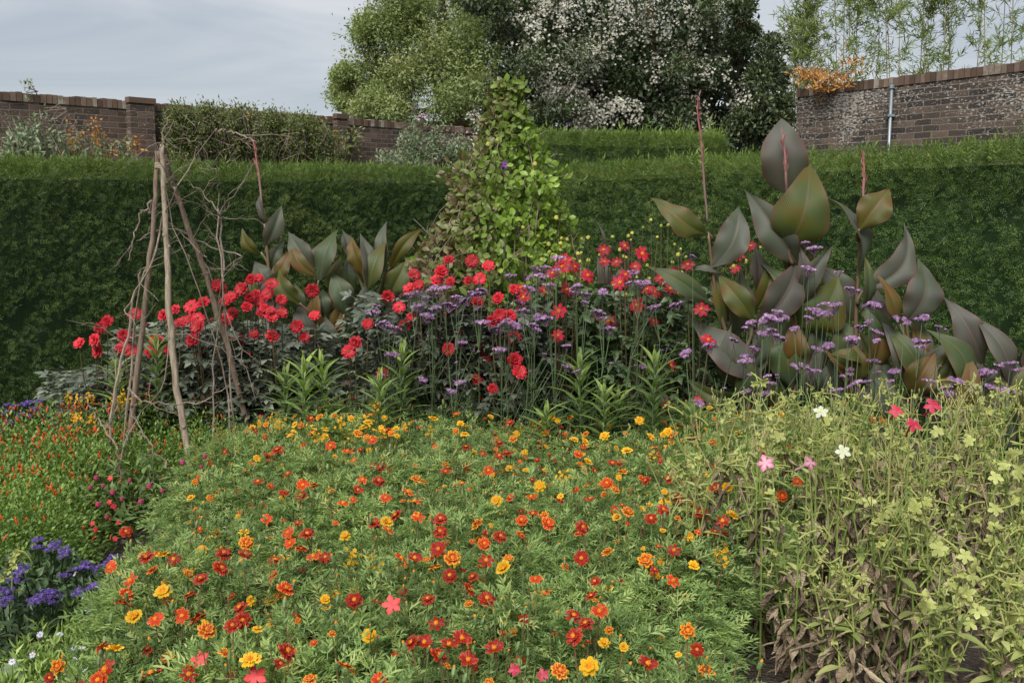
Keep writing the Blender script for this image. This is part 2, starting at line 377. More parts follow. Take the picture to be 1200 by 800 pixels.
# clods, bark chips and small stones on the open soil
def clods():
    b = MB(); n = 2600
    ico = T([(0, 0, 1), (.9, 0, .1), (.2, .9, 0), (-.8, .5, .1), (-.7, -.6, 0), (.3, -.9, .1), (0, 0, -.7)],
            [(0, 1, 2), (0, 2, 3), (0, 3, 4), (0, 4, 5), (0, 5, 1), (6, 2, 1), (6, 3, 2), (6, 4, 3), (6, 5, 4), (6, 1, 5)])
    pos = np.stack([RNG.uniform(-2.6, 2.2, n), RNG.uniform(1.6, 5.4, n), np.full(n, .01)], 1)
    k = RNG.random(n) < .78
    pos[k, 0] = RNG.uniform(-2.3, -1.2, k.sum()); pos[k, 1] = RNG.uniform(2.2, 4.4, k.sum())
    b.add(ico, frames(rand_dirs(n), rand_dirs(n)), pos, RNG.random(n), RNG.uniform(.005, .022, n) * RNG.uniform(.6, 1.2, n))
    m = leaf_mat('clod', [(0, (.03, .02, .015)), (.6, (.09, .065, .045)), (.93, (.15, .12, .09)), (1, (.35, .32, .28))], transl=0, rough=.95, vary=0)
    o = b.build('soil_clods', m); tag(o, 'crumbs of dark soil with bark chips and pale grit on the bare bed', 'soil', kind='stuff')
clods()

# ------------------------------------------------------------------ brick walls
def brick_mat(name, lichen, cols, mort=(.15, .125, .10)):
    m, t, b, out = base_mat(name); L = t.links.new
    tcn = N(t, 'ShaderNodeTexCoord'); sx = N(t, 'ShaderNodeSeparateXYZ'); cb = N(t, 'ShaderNodeCombineXYZ')
    L(tcn.outputs['Object'], sx.inputs[0]); L(sx.outputs[0], cb.inputs[0]); L(sx.outputs[2], cb.inputs[1])
    wn = N(t, 'ShaderNodeTexNoise'); wn.inputs['Scale'].default_value = 3; L(tcn.outputs['Object'], wn.inputs['Vector'])
    wm = N(t, 'ShaderNodeVectorMath', operation='MULTIPLY_ADD'); wm.inputs[1].default_value = (.03, .03, .0); L(wn.outputs['Color'], wm.inputs[0]); L(cb.outputs[0], wm.inputs[2])
    br = N(t, 'ShaderNodeTexBrick'); L(wm.outputs[0], br.inputs['Vector'])
    br.inputs['Scale'].default_value = 1; br.inputs['Brick Width'].default_value = .235; br.inputs['Row Height'].default_value = .077
    br.inputs['Mortar Size'].default_value = .007; br.inputs['Mortar Smooth'].default_value = .3; br.offset = .5
    br.inputs['Color1'].default_value = (0, 0, 0, 1); br.inputs['Color2'].default_value = (1, 1, 1, 1); br.inputs['Mortar'].default_value = (.5, .5, .5, 1)
    n1 = N(t, 'ShaderNodeTexNoise'); n1.inputs['Scale'].default_value = 2.2; n1.inputs['Detail'].default_value = 6; n1.inputs['Roughness'].default_value = .7
    L(tcn.outputs['Object'], n1.inputs['Vector'])
    mixf = N(t, 'ShaderNodeMixRGB'); mixf.inputs[0].default_value = .6; L(br.outputs['Color'], mixf.inputs[1]); L(n1.outputs['Fac'], mixf.inputs[2])
    r = N(t, 'ShaderNodeValToRGB'); ramp(r, cols); L(mixf.outputs[0], r.inputs[0])
    mm = N(t, 'ShaderNodeMixRGB'); L(br.outputs['Fac'], mm.inputs[0]); L(r.outputs[0], mm.inputs[1]); mm.inputs[2].default_value = (*mort, 1)
    n2 = N(t, 'ShaderNodeTexNoise'); n2.inputs['Scale'].default_value = 22; n2.inputs['Detail'].default_value = 5; n2.inputs['Roughness'].default_value = .62
    n2.inputs['Distortion'].default_value = .4; mq = N(t, 'ShaderNodeMapping'); mq.inputs['Scale'].default_value = (1, 1, 2.0); L(tcn.outputs['Object'], mq.inputs[0]); L(mq.outputs[0], n2.inputs['Vector'])
    n3 = N(t, 'ShaderNodeTexNoise'); n3.inputs['Scale'].default_value = .7; L(tcn.outputs['Object'], n3.inputs['Vector'])
    ad = N(t, 'ShaderNodeMath', operation='MULTIPLY_ADD'); ad.inputs[1].default_value = .7; L(n3.outputs['Fac'], ad.inputs[0]); L(n2.outputs['Fac'], ad.inputs[2])
    mr = N(t, 'ShaderNodeMapRange'); mr.inputs[1].default_value = lichen; mr.inputs[2].default_value = lichen + .05; L(ad.outputs[0], mr.inputs[0])
    ml = N(t, 'ShaderNodeMixRGB'); L(mr.outputs[0], ml.inputs[0]); L(mm.outputs[0], ml.inputs[1]); ml.inputs[2].default_value = (.30, .285, .25, 1)
    L(ml.outputs[0], b.inputs['Base Color']); b.inputs['Roughness'].default_value = .9
    bp = N(t, 'ShaderNodeBump'); bp.inputs['Strength'].default_value = .9; bp.inputs['Distance'].default_value = .012
    sb = N(t, 'ShaderNodeMath', operation='MULTIPLY_ADD'); sb.inputs[1].default_value = -1; L(br.outputs['Fac'], sb.inputs[0]); L(n2.outputs['Fac'], sb.inputs[2])
    L(sb.outputs[0], bp.inputs['Height']); L(bp.outputs[0], b.inputs['Normal'])
    return m
M_brickL = brick_mat('old_brick_brown', 1.0, [(.25, (.035, .025, .019)), (.5, (.08, .054, .040)), (.8, (.145, .10, .075))])
M_brickR = brick_mat('old_brick_lichen', .885, [(.28, (.017, .014, .012)), (.5, (.050, .037, .029)), (.8, (.115, .080, .058))])
M_cop = leaf_mat('coping_brick', [(0, (.06, .04, .03)), (.5, (.11, .072, .05)), (.85, (.16, .12, .09)), (1, (.26, .24, .20))], transl=0, rough=.9, vary=0, noise=(14, .5))

def wall(name, label, p0, p1, h0, h1, mat, piers=()):
    """p0,p1: ground points (x,y) of the face seen; h0,h1 heights at the ends"""
    p0 = np.array(p0, float); p1 = np.array(p1, float); Lw = np.linalg.norm(p1 - p0); a = math.atan2(*(p1 - p0)[::-1])
    root = thing(name, label, 'wall', (p0[0], p0[1], 0), rz=a)
    n = max(2, int(Lw / .5)); V = []; q = []
    for i in range(n + 1):
        x = Lw * i / n; h = h0 + (h1 - h0) * i / n
        V += [(x, 0, -.1), (x, 0, h), (x, .34, h), (x, .34, -.1)]
    for i in range(n):
        k = 4 * i
        q += [(k, k + 4, k + 5, k + 1), (k + 1, k + 5, k + 6, k + 2), (k + 2, k + 6, k + 7, k + 3)]
    q += [(0, 1, 2, 3), (4 * n + 3, 4 * n + 2, 4 * n + 1, 4 * n)]
    MB().add(T(V, (), q)).build('brickwork', mat, root)
    b = MB(); x = 0; rng = np.random.default_rng(3)
    while x < Lw:      # brick-on-edge coping, slightly uneven
        wd = .073 + rng.uniform(-.006, .008); h = h0 + (h1 - h0) * x / Lw
        b.add(box_t(x, x + wd - .008, -.014 + rng.uniform(-.008, .008), .355, h + .002, h + .115 + rng.uniform(-.012, .012), rng.random()))
        x += wd
    b.build('coping', M_cop, root)
    for px_, wd in piers:
        h = h0 + (h1 - h0) * px_ / Lw
        b = MB().add(box_t(px_, px_ + wd, -.13, -.003, -.1, h + .08)); b.add(box_t(px_ - .02, px_ + wd + .02, -.15, -.033, h + .083, h + .16, .4), mat=1)
        b.build('pier', [mat, M_cop], root)
    return root, Lw, a
# left wall: runs away to the right
lwA = W(-160, 240, 11.3); lwB = W(700, 240, 21.0)
def wall_h(px, py, d): return W(px, py, d)[2]
hL0 = wall_h(0, 106, 12.3) - .115
def wall_param(A, B, px):  # ground point on line A-B seen at column px
    t_ = (px - 600) / F / cp * 1.0
    # solve x = k*y with k from ray at horizon
    k = ray(px, 240)[0] / ray(px, 240)[1]
    d = B[:2] - A[:2]; s = (k * A[1] - A[0]) / (d[0] - k * d[1]); return A[:2] + d * s, s
wL0 = np.array([-9.2, 10.0]); wL1 = np.array([1.5, 21.5])
p_, s_ = wall_param(wL0, wL1, 0); hA = W(0, 106, p_[1])[2]; sA = s_
p_, s_ = wall_param(wL0, wL1, 545); hB = W(545, 149, p_[1])[2]; sB = s_
g = (hB - hA) / (sB - sA)
LWL = np.linalg.norm(wL1 - wL0)
def pier_at(px): return wall_param(wL0, wL1, px)[1] * LWL
wallL, _, angL = wall('boundary_wall', 'long weathered brown brick wall behind the left hedge with climbing shrubs', wL0, wL1, hA - sA * g - .115, hA + (1 - sA) * g - .115, M_brickL,
     [(pier_at(153), pier_at(181) - pier_at(153)), (pier_at(392), pier_at(404) - pier_at(392))])
wR0 = np.array([4.0, 14.3]); wR1 = np.array([8.3, 8.0])
p_, s_ = wall_param(wR0, wR1, 920); hA2 = W(920, 106, p_[1])[2]; sA2 = s_
p_, s_ = wall_param(wR0, wR1, 1200); hB2 = W(1200, 70, p_[1])[2]; sB2 = s_
g2 = (hB2 - hA2) / (sB2 - sA2)
print('wall heights', hA, hB, hA2, hB2)
wallR, _, _ = wall('lichened_wall', 'brick wall spotted with white lichen behind the right hedge', wR0, wR1, hA2 - sA2 * g2 - .115, hA2 + (1 - sA2) * g2 - .115, M_brickR)
# conduit pipe on the right wall
p_, s_ = wall_param(wR0, wR1, 1041)
wd_ = norm(np.append(wR1 - wR0, 0)); wn_ = np.array([wd_[1], -wd_[0], 0]);
wn_ = -wn_ if wn_[1] > 0 else wn_
pp = np.array([p_[0], p_[1], 0]) + wn_ * .05
zt = W(1041, 104, pp[1])[2]
pr = thing('conduit_pipe', 'thin grey metal pipe running up the lichened brick wall', 'pipe', pp)
MB().add(tube([(0, 0, 0), (0, 0, zt)], .022, 8)).build('pipe', M_metal, pr, smooth=True)
MB().add(tube([(0, 0, zt), (0, 0, zt + .05)], .036, 8)).build('cap', M_metal, pr)
for zz in (zt - .35, zt - 1.2):
    MB().add(box_t(-.045, .045, -.028, .045, zz, zz + .03)).build('bracket', M_metal, pr)

# ------------------------------------------------------------------ clipped hedges
def sprig(rng, n=6, wn=.10):
    b = MB(); d = diamond(w=.2, fold=.0); pos = []; dirs = []; sc = []
    for i in range(n):
        y = .05 + .8 * i / n
        for s in (-1, 1):
            pos.append((0, y, 0)); dirs.append((s * .8, .7, rng.uniform(-.2, .4))); sc.append(.42 * (1 - .4 * y))
    pos.append((0, .7, 0)); dirs.append((0, 1, 0)); sc.append(.4)
    b.add(d, frames(dirs, np.array([0, 0, 1.]) + rng.normal(0, .3, (len(pos), 3))), pos, rng.uniform(-.1, .1, len(pos)), sc)
    return b.template()
SPR = [sprig(np.random.default_rng(i), n=3) for i in range(3)]
def hedge(name, label, p0, p1, h, th, dens, top_h=.10, dens_top=900, ends=(True, True), seed=1, sz=.06):
    """p0->p1 visible face on the ground; thickness goes away from the camera"""
    rng = np.random.default_rng(seed)
    p0 = np.array(p0, float); p1 = np.array(p1, float); d = p1 - p0; Lh = np.linalg.norm(d); a = math.atan2(d[1], d[0])
    root = thing(name, label, 'hedge', (p0[0], p0[1], 0), rz=a)
    h0, h1 = (h, h) if np.isscalar(h) else h
    hh = lambda x: h0 + (h1 - h0) * x / Lh
    def bump(u, v, k): return .035 * np.sin(u * 2.3 + k) * np.sin(v * 3.1 + 1.7 * k) + .022 * np.sin(u * 7.1 + 2 * k) * np.sin(v * 6.4 + k)
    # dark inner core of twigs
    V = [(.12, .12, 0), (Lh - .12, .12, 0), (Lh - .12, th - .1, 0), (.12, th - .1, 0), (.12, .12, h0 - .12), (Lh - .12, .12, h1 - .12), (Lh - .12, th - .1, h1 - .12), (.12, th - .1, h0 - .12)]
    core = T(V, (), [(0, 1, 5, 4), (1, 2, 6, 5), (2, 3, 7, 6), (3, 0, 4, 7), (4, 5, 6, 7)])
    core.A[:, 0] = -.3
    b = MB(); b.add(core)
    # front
    n = int(Lh * h0 * dens); x = rng.uniform(0, Lh, n); z = rng.uniform(0, 1, n) * hh(x) * .995
    hol = np.sin(x * 9.1 + 2 * np.sin(z * 5)) * np.sin(z * 13 + 3 * np.sin(x * 3.7)) + .5 * np.sin(x * 23 + z * 11) * np.sin(z * 29)
    keep = (hol < .95 - .25 * (z < .9)) | (rng.random(n) < .12); x, z, hol = x[keep], z[keep], hol[keep]; n = len(x)
    gap = rng.random(n) ** 2 * .09 + .05 * np.clip(hol, 0, 1)
    y = bump(x, z, seed) + gap
    pos = np.stack([x, y, z], 1)
    nn = np.stack([rng.normal(0, .5, n), -np.ones(n) + rng.normal(0, .3, n), rng.normal(.3, .5, n)], 1)
    dirs = np.stack([rng.normal(0, .55, n), -np.abs(rng.normal(.55, .35, n)), rng.normal(.35, .6, n)], 1)
    rr = rng.random(n) * .55 + .08
    # fresh yellowish growth in patches and near the top
    patch = (np.sin(x * 1.9 + seed) * np.sin(z * 2.7 + 2.2 * seed + np.sin(x * 3)) > .45) & (rng.random(n) < .35)
    rr[patch] += .35
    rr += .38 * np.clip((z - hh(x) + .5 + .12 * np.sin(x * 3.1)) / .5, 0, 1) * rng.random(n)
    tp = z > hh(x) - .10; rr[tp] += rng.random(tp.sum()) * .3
    low = z < .7 + .3 * np.sin(x * 1.7); rr[low & (rng.random(n) < .25)] += .3
    for k in range(3):
        m = np.arange(n) % 3 == k
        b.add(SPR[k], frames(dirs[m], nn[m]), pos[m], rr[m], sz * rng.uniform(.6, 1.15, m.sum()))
    for e, flag in enumerate(ends):
        if not flag: continue
        n = int(th * h0 * dens); yy = rng.uniform(0, th, n); z = rng.uniform(0, 1, n) * (h0 if e == 0 else h1); s = -1 if e == 0 else 1
        xx = (0 if e == 0 else Lh) - s * (rng.random(n) ** 2 * .1) + s * bump(yy, z, seed + 3)
        b.add(SPR[0], frames(np.stack([s * np.abs(rng.normal(.5, .3, n)), rng.normal(0, .5, n), rng.normal(.3, .6, n)], 1), np.stack([s * np.ones(n), rng.normal(0, .5, n), rng.normal(.3, .5, n)], 1)),
              np.stack([xx, yy, z], 1), rng.random(n) * .6, sz * rng.uniform(.6, 1.1, n))
    b.build('clipped_foliage', M_yew, root)
    fringe = MB(); n = int(Lh * 620); x = rng.uniform(0, Lh, n); z = hh(x) + .01 - (.34 + .12 * np.sin(x * 5.3) * np.sin(x * 1.7 + 1)) * rng.random(n) ** 1.9
    fringe.add(SPR[1], frames(np.stack([rng.normal(0, .4, n), -np.abs(rng.normal(.5, .3, n)), rng.uniform(.2, 1.2, n)], 1), np.stack([rng.normal(0, .5, n), -np.ones(n), .4 + rng.normal(0, .3, n)], 1)),
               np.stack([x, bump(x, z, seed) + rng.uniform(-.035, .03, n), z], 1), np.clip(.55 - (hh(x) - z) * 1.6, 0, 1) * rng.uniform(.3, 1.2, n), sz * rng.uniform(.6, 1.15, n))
    # top: fluffy upright new shoots
    b = fringe; n = int(Lh * th * dens_top); x = rng.uniform(0, Lh, n); y = rng.uniform(-.02, th, n)
    z = hh(x) - .07 + rng.uniform(-.05, .03, n) + .03 * np.sin(x * 2.1 + seed) * np.sin(x * .7)
    L_ = top_h * rng.uniform(.35, 1.0, n) * (1 + .6 * (rng.random(n) < .04))
    dirs = np.stack([rng.normal(0, .25, n), rng.normal(-.05, .25, n), np.ones(n)], 1)
    nn = np.stack([rng.normal(0, 1, n), -np.ones(n), rng.normal(0, .3, n)], 1)
    for k in range(3):
        m = np.arange(n) % 3 == k
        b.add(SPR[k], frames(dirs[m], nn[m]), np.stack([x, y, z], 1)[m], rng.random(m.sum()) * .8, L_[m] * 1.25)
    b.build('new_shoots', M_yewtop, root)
    return root
hedge('clipped_hedge', 'dark clipped yew hedge running behind the bare pole tripod on the left', (-6.6, 4.3), (.42, 10.3), (1.83, 1.87), .9, 3600, seed=2)
hedge('clipped_hedge', 'dark clipped yew hedge behind the tall canna plants on the right', (.42, 9.3), (4.3, 4.4), (1.88, 1.93), .9, 3600, seed=5)
hedge('clipped_hedge', 'higher short block of clipped hedge seen above the right hedge, below the white blossom', (W(612, 200, 12.4)[0], 12.4), (W(848, 200, 12.0)[0], 12.0), (W(612, 153, 12.4)[2] - .04, W(848, 158, 12)[2] - .04), 1.2, 1900, top_h=.16, dens_top=420, seed=9, sz=.085)

# ------------------------------------------------------------------ trees
def limb_tubes(b, base, targets, r0, rng, sides=6):
    for tg in targets:
        base_ = np.array(base, float); tg = np.array(tg, float)
        mid = base_ * .5 + tg * .5 + rng.normal(0, .12, 3) * np.linalg.norm(tg - base_)
        mid[2] += .08 * np.linalg.norm(tg - base_)
        pth = smooth_path([base_, mid, tg], 7)
        b.add(tube(pth, np.linspace(r0, r0 * .22, 7), sides))
def crown(rng, clumps, per, leaf_t, size, spread, rnd_shift=.0, up=.3, rnd_amp=.3):
    b = MB()
    for c, r, k in clumps:
        n = int(per * k); u = rand_dirs(n, rng); rad = r * rng.random(n) ** (1 / 2.0) * (1 + .15 * rng.normal(size=n))
        pos = np.array(c) + u * rad[:, None] * np.array([1, 1, .8])
        d = norm(u * .7 + rng.normal(0, .7, (n, 3)) + np.array([0, 0, -.25 + up]))
        sh = rng.uniform(-.15, .15) + rnd_shift
        b.add(leaf_t, frames(d, np.array([0, 0, 1.]) + rng.normal(0, .6, (n, 3))), pos, .45 + sh + rng.uniform(-rnd_amp, rnd_amp, n) + .12 * u[:, 2], size * rng.uniform(.6, 1.2, n))
    return b
# --- broad green tree beyond the left wall (depth ~24)
def green_tree():
    rng = np.random.default_rng(11); D = 24.0
    base = W(560, 240, D + 1); base[2] = 0
    root = thing('broadleaf_tree', 'broad pale green leafy tree rising behind the left brick wall', 'tree', base)
    # crown outline in picture: lobes
    lobes = [(440, 95, 45), (420, 118, 26), (475, 60, 55), (500, 110, 50), (470, 20, 40), (540, 60, 55), (545, 120, 45), (520, 5, 50), (560, -40, 70), (600, 30, 60), (500, -50, 60),
             (600, 100, 50), (640, -30, 70), (450, 130, 30), (410, 100, 20), (450, 40, 28), (600, -100, 70), (660, 60, 60)]
    cl = []; tips = []
    for (x, y, r) in lobes:
        rr = r / F * D
        for k in range(7):
            c = W(x, y, D + rng.uniform(-1.6, 2.2)) + rand_dirs(1, rng)[0] * rr * .75 * np.array([1, .9, .9])
            cl.append((c - base, rr * rng.uniform(.5, .85), 1)); tips.append(c - base)
    b = crown(rng, cl, 950, ovate(.5, .2, .3, 2), .09, 0)
    b.build('crown', M_treeg, root)
    tb = MB(); tb.add(tube(smooth_path([(0, 0, 0), (.1, 0, 2), (-.1, 0, 4), (0, .1, 6.5)], 9), np.linspace(.35, .12, 9), 9))
    limb_tubes(tb, (0, 0, 2.2), tips[::9], .12, rng); limb_tubes(tb, (-.1, 0, 4), tips[4::9], .09, rng)
    tb.build('trunk', M_trunk, root, smooth=True)
green_tree()
# --- dark tree smothered in white blossom (depth ~16)
def blossom_tree():
    rng = np.random.default_rng(21); D = 15.5
    base = W(760, 240, D + .5); base[2] = 0
    root = thing('flowering_tree', 'dark evergreen tree covered in white blossom between the two brick walls', 'tree', base)
    lobes = [(600, 165, 38), (585, 140, 30), (620, 110, 50), (640, 60, 55), (610, 30, 40), (680, 20, 60), (700, 90, 60), (650, 150, 45), (720, 150, 50), (760, 40, 70), (780, 110, 60), (800, 160, 50),
             (830, 60, 50), (850, 120, 50), (870, 80, 45), (890, 130, 35), (860, 165, 38), (895, 165, 28), (840, 10, 40), (760, -40, 70), (690, -60, 70), (620, -30, 50), (830, -50, 50), (720, -120, 80), (570, -10, 30), (900, 95, 26), (875, 195, 26), (835, 195, 26), (905, 185, 20), (800, 190, 24), (885, 60, 32), (905, 130, 28), (870, 25, 25)]
    cl = []; tips = []
    for (x, y, r) in lobes:
        rr = r / F * D
        for k in range(9):
            c = W(x, y, D + rng.uniform(-1.3, 1.6)) + rand_dirs(1, rng)[0] * rr * .7
            cl.append((c - base, rr * rng.uniform(.32, .5), 1)); tips.append(c - base)
    b = crown(rng, cl, 420, ovate(.45, .2, .2, 2), .075, 0, up=.5, rnd_amp=.35)
    # inner filling
    n = 16000; u = rand_dirs(n, rng); c0 = W(745, 85, D) - base
    pos = c0 + u * (rng.random(n) ** .5)[:, None] * np.array([1.75, 1.3, 1.3])
    b.add(ovate(.5, .2, .2, 2), frames(u + rng.normal(0, .8, (n, 3)), rand_dirs(n, rng)), pos, rng.uniform(0, .5, n), .1 * rng.uniform(.7, 1.2, n))
    b.build('crown', M_euc, root)
    tb = MB()
    for sx in (-.75, -.2, .35, .8, 1.2):
        tb.add(tube(smooth_path([(sx * .3, 0, 0), (sx * .8, 0, 1.4), (sx, -.15, 2.6), (sx * 1.2, -.2, 4.6)], 9), np.linspace(.13, .05, 9), 8))
    limb_tubes(tb, (0, 0, 1.6), tips[::14], .08, rng)
    tb.build('trunk', M_trunkred, root, smooth=True)
    # blossom: clusters of small white flowers
    fl = MB()
    for k in range(5):
        a = k * 2 * math.pi / 5
        fl.add(T([(0, 0, 0), (.28 * math.cos(a - .5), .28 * math.sin(a - .5), .05), (.5 * math.cos(a), .5 * math.sin(a), .12), (.28 * math.cos(a + .5), .28 * math.sin(a + .5), .05)], [], [(0, 1, 2, 3)]))
    fl = fl.template()
    areas = [(640, 15, 30, 40), (670, 5, 25, 30), (630, 60, 20, 18), (700, 60, 25, 60), (680, 80, 22, 50), (670, 110, 16, 28), (690, 130, 18, 55), (682, 145, 12, 40), (640, 110, 16, 30), (600, 135, 14, 22), (560, 140, 6, 8),
             (725, 125, 15, 35), (735, 120, 10, 14), (630, 165, 10, 10), (560, 165, 16, 6), (640, 95, 10, 10), (755, 10, 30, 30), (760, 40, 25, 18), (800, 50, 40, 26), (810, 110, 45, 30), (850, 100, 40, 24), (790, 70, 30, 14), (870, 140, 30, 14), (830, 20, 30, 16), (720, 15, 20, 26), (745, 135, 8, 10), (615, 25, 14, 10)]
    b = MB()
    for (x, y, r, cnt) in areas:
        for _ in range(int(cnt * 1.15)):
            q = W(x + rng.normal(0, r * .6), y + rng.normal(0, r * .6), D - 1.1 + rng.uniform(-.35, 1.1)) - base
            m = rng.integers(6, 22); rc = rng.uniform(.05, .14)
            pos = q + rng.normal(0, rc * .6, (m, 3))
            nn = norm(rng.normal(0, .6, (m, 3)) + np.array([0, -.8, .4]))
            b.add(fl, frames(np.cross(nn, rand_dirs(m, rng)), nn), pos, rng.uniform(.1, 1, m), rng.uniform(.03, .052, m))
    tag(b.build('blossom', M_blos, root), kind='stuff')
blossom_tree()
# --- airy bamboo-like clumps beyond the right wall
def airy(pxs, D, seed, label, tops):
    rng = np.random.default_rng(seed)
    base = W(np.mean(pxs), 240, D); base[2] = 0
    root = thing('bamboo_clump', label, 'bamboo', base, 'airy clumps of bamboo beyond the right wall')
    fol = MB(); lt = diamond(w=.13, fold=.3, mid=.3)
    for x, tp in zip(pxs, tops):
        top = W(x + rng.uniform(-14, 14), tp, D + rng.uniform(-.6, .6)) - base
        foot = np.array([top[0] * .5 + rng.uniform(-.1, .1), rng.uniform(-.3, .3), 0])
        pth = smooth_path([foot, foot * .6 + top * .4 + np.array([0, 0, .3]), top * .9 + foot * .1, top + rng.normal(0, .12, 3)], 14)
        MB().add(tube(pth, np.linspace(.011, .003, 14), 5, rng.random())).build('cane', M_cane, root)
        for i in range(14):
            if pth[i][2] + 0 < 1.9: continue
            for j in range(rng.integers(4, 8)):       # side branchlets with narrow leaves
                p = pth[i] + rng.normal(0, .06, 3); dr = norm(np.array([rng.normal(0, .8), rng.normal(0, .8), rng.uniform(.3, 1.3)])); Lb = rng.uniform(.2, .65)
                e = p + dr * Lb; fol.add(tube([p, e], .003, 3))
                m = rng.integers(12, 22); tt = rng.uniform(.1, 1, m)
                pos = p + dr * (Lb * tt)[:, None]
                dd = norm(dr * .6 + rng.normal(0, .65, (m, 3)) + np.array([0, 0, .05]))
                fol.add(lt, frames(dd, rand_dirs(m, rng)), pos, rng.uniform(.0, 1, m), rng.uniform(.08, .17, m))
    fol.build('foliage', M_bamb, root)
airy([922, 930, 938, 948, 958], 17.2, 31, 'short airy bamboo clump beside the dark blossom tree', [40, 25, 20, 55, 60])
airy([965, 975, 985, 998, 1012, 1022], 16.8, 32, 'airy bamboo clump rising above the orange leaves on the right wall', [-10, -60, 20, -80, -40, 10])
airy([1035, 1048, 1060, 1072, 1085], 16.2, 33, 'airy bamboo clump directly above the metal pipe on the right wall', [-90, -30, -100, 10, -60])
airy([1095, 1108, 1120, 1135, 1148], 15.8, 34, 'airy bamboo clump second from the right edge above the right wall', [-60, -110, -20, -90, -50])
airy([1160, 1175, 1190, 1205, 1220], 15.2, 35, 'airy bamboo clump above the right wall, cut by the right edge', [-100, -40, -120, -60, -80])

# --- shrubs trained on the walls
def wall_pt(px, py, off=.25, A=wL0, B=wL1):
    p, s = wall_param(A, B, px); d = norm(np.append(B - A, 0)); n = np.array([d[1], -d[0], 0])
    if n[1] > 0: n = -n
    q = W(px, py, p[1]); q = q + n * off
    return q
def wall_shrub(name, label, blobs, mat, leaf, size, per, seed, group=None, A=wL0, B=wL1, extra=None, depth=.25, twigs=40):
    rng = np.random.default_rng(seed)
    x0 = np.mean([q[0] for q in blobs]); base = wall_pt(x0, 240, .3, A, B); base[2] = 0
    root = thing(name, label, 'shrub', base, group)
    b = MB(); tw = MB()
    for (x, y, r, dn) in blobs:
        c = wall_pt(x, y, .1 + depth, A, B) - base; rr = r / F * (c[1] + base[1])
        n = int(per * dn * (r / 20) ** 2); u = rand_dirs(n, rng); pos = c + u * (rr * rng.random(n) ** .5)[:, None] * np.array([1, .45, 1]) + rng.normal(0, .05, (n, 3))
        pos[:, 1] = np.minimum(pos[:, 1], c[1] + depth * .8)
        b.add(leaf, frames(u * .4 + rng.normal(0, .7, (n, 3)) + np.array([0, 0, .5]), rand_dirs(n, rng) + np.array([0, -.6, .6])), pos, rng.uniform(0, .9, n), size * rng.uniform(.6, 1.2, n))
        for _ in range(int(twigs * r / 60)):
            e = c + rand_dirs(1, rng)[0] * rr * np.array([1.05, .6, 1.1]); st = np.array([c[0] * .75, c[1] + .1, max(.4, c[2] - rr * 1.5)])
            tw.add(tube(smooth_path([st, (st + e) / 2 + rng.normal(0, .12, 3), e], 6), np.linspace(.008, .003, 6), 4))
    b.build('foliage', mat, root)
    tw.build('branches', M_twig, root)
    if extra:
        m2, areas, nm, sz = extra
        b = MB()
        for (x, y, r, cnt) in areas:
            c = wall_pt(x, y, .2 + depth, A, B) - base; rr = r / F * (c[1] + base[1])
            b.add(diamond(.5), frames(rand_dirs(cnt, rng), rand_dirs(cnt, rng)), c + rng.normal(0, rr * .5, (cnt, 3)) * np.array([1, .3, 1]), rng.random(cnt), sz * rng.uniform(.6, 1.3, cnt))
        tag(b.build(nm, m2, root), kind='stuff')
    return root
LF = ovate(.42, .2, .2, 2)
wall_shrub('climbing_shrub', 'sparse grey green shrub with rusty patches against the far left brick wall',
    [(15, 172, 26, .8), (45, 170, 20, .5), (28, 148, 10, .3), (75, 172, 16, .35), (105, 170, 14, .25), (130, 178, 14, .4), (10, 190, 24, 1), (60, 190, 22, .8), (100, 188, 18, .6), (140, 190, 12, .6), (38, 135, 6, .3)],
    M_bud, LF, .075, 420, 41, extra=(M_rust, [(70, 160, 16, 60), (95, 160, 14, 70), (90, 145, 8, 24), (110, 182, 16, 100), (140, 172, 12, 70), (65, 175, 16, 40)], 'rusty_leaves', .05))
wall_shrub('climbing_shrub', 'dense olive green shrub trained over the brick wall to the right of its pier',
    [(200, 150, 24, 1.3), (205, 175, 26, 1.3), (235, 150, 26, 1.5), (240, 178, 26, 1.3), (270, 152, 26, 1.5), (280, 180, 26, 1.3), (310, 155, 24, 1.5), (315, 180, 26, 1.3), (345, 158, 22, 1.4), (350, 182, 22, 1.3), (370, 165, 15, 1.4), (370, 185, 16, 1.3), (192, 138, 14, 1.2), (225, 136, 12, 1), (262, 138, 12, 1), (300, 140, 12, 1), (335, 145, 12, 1)],
    M_ceano, diamond(.34, .2), .06, 900, 42, twigs=80, extra=(M_rust, [(375, 160, 6, 14), (270, 135, 6, 8)], 'rusty_leaves', .06))
wall_shrub('climbing_shrub', 'loose grey green shrub flecked with pink flowers before the wall, left of the vine cone',
    [(448, 168, 16, .7), (470, 176, 20, 1), (450, 188, 22, 1.2), (500, 180, 18, .9), (525, 188, 16, .9), (456, 145, 9, .5), (452, 128, 5, .7), (480, 158, 9, .4), (420, 192, 14, .8), (490, 194, 20, 1.2), (538, 194, 14, .9)],
    M_bud, LF, .07, 800, 43, depth=.7, extra=(M_pinkfl, [(454, 142, 6, 12), (475, 165, 12, 22), (500, 175, 14, 18), (455, 172, 10, 12)], 'blossom', .05))
wall_shrub('wall_creeper', 'small dark creeper on the bare brick between two wall shrubs',
    [(403, 165, 10, .8), (398, 178, 8, .8), (412, 172, 7, .7), (407, 155, 6, .6)], M_ceano, LF, .09, 300, 44, depth=.05, twigs=20)
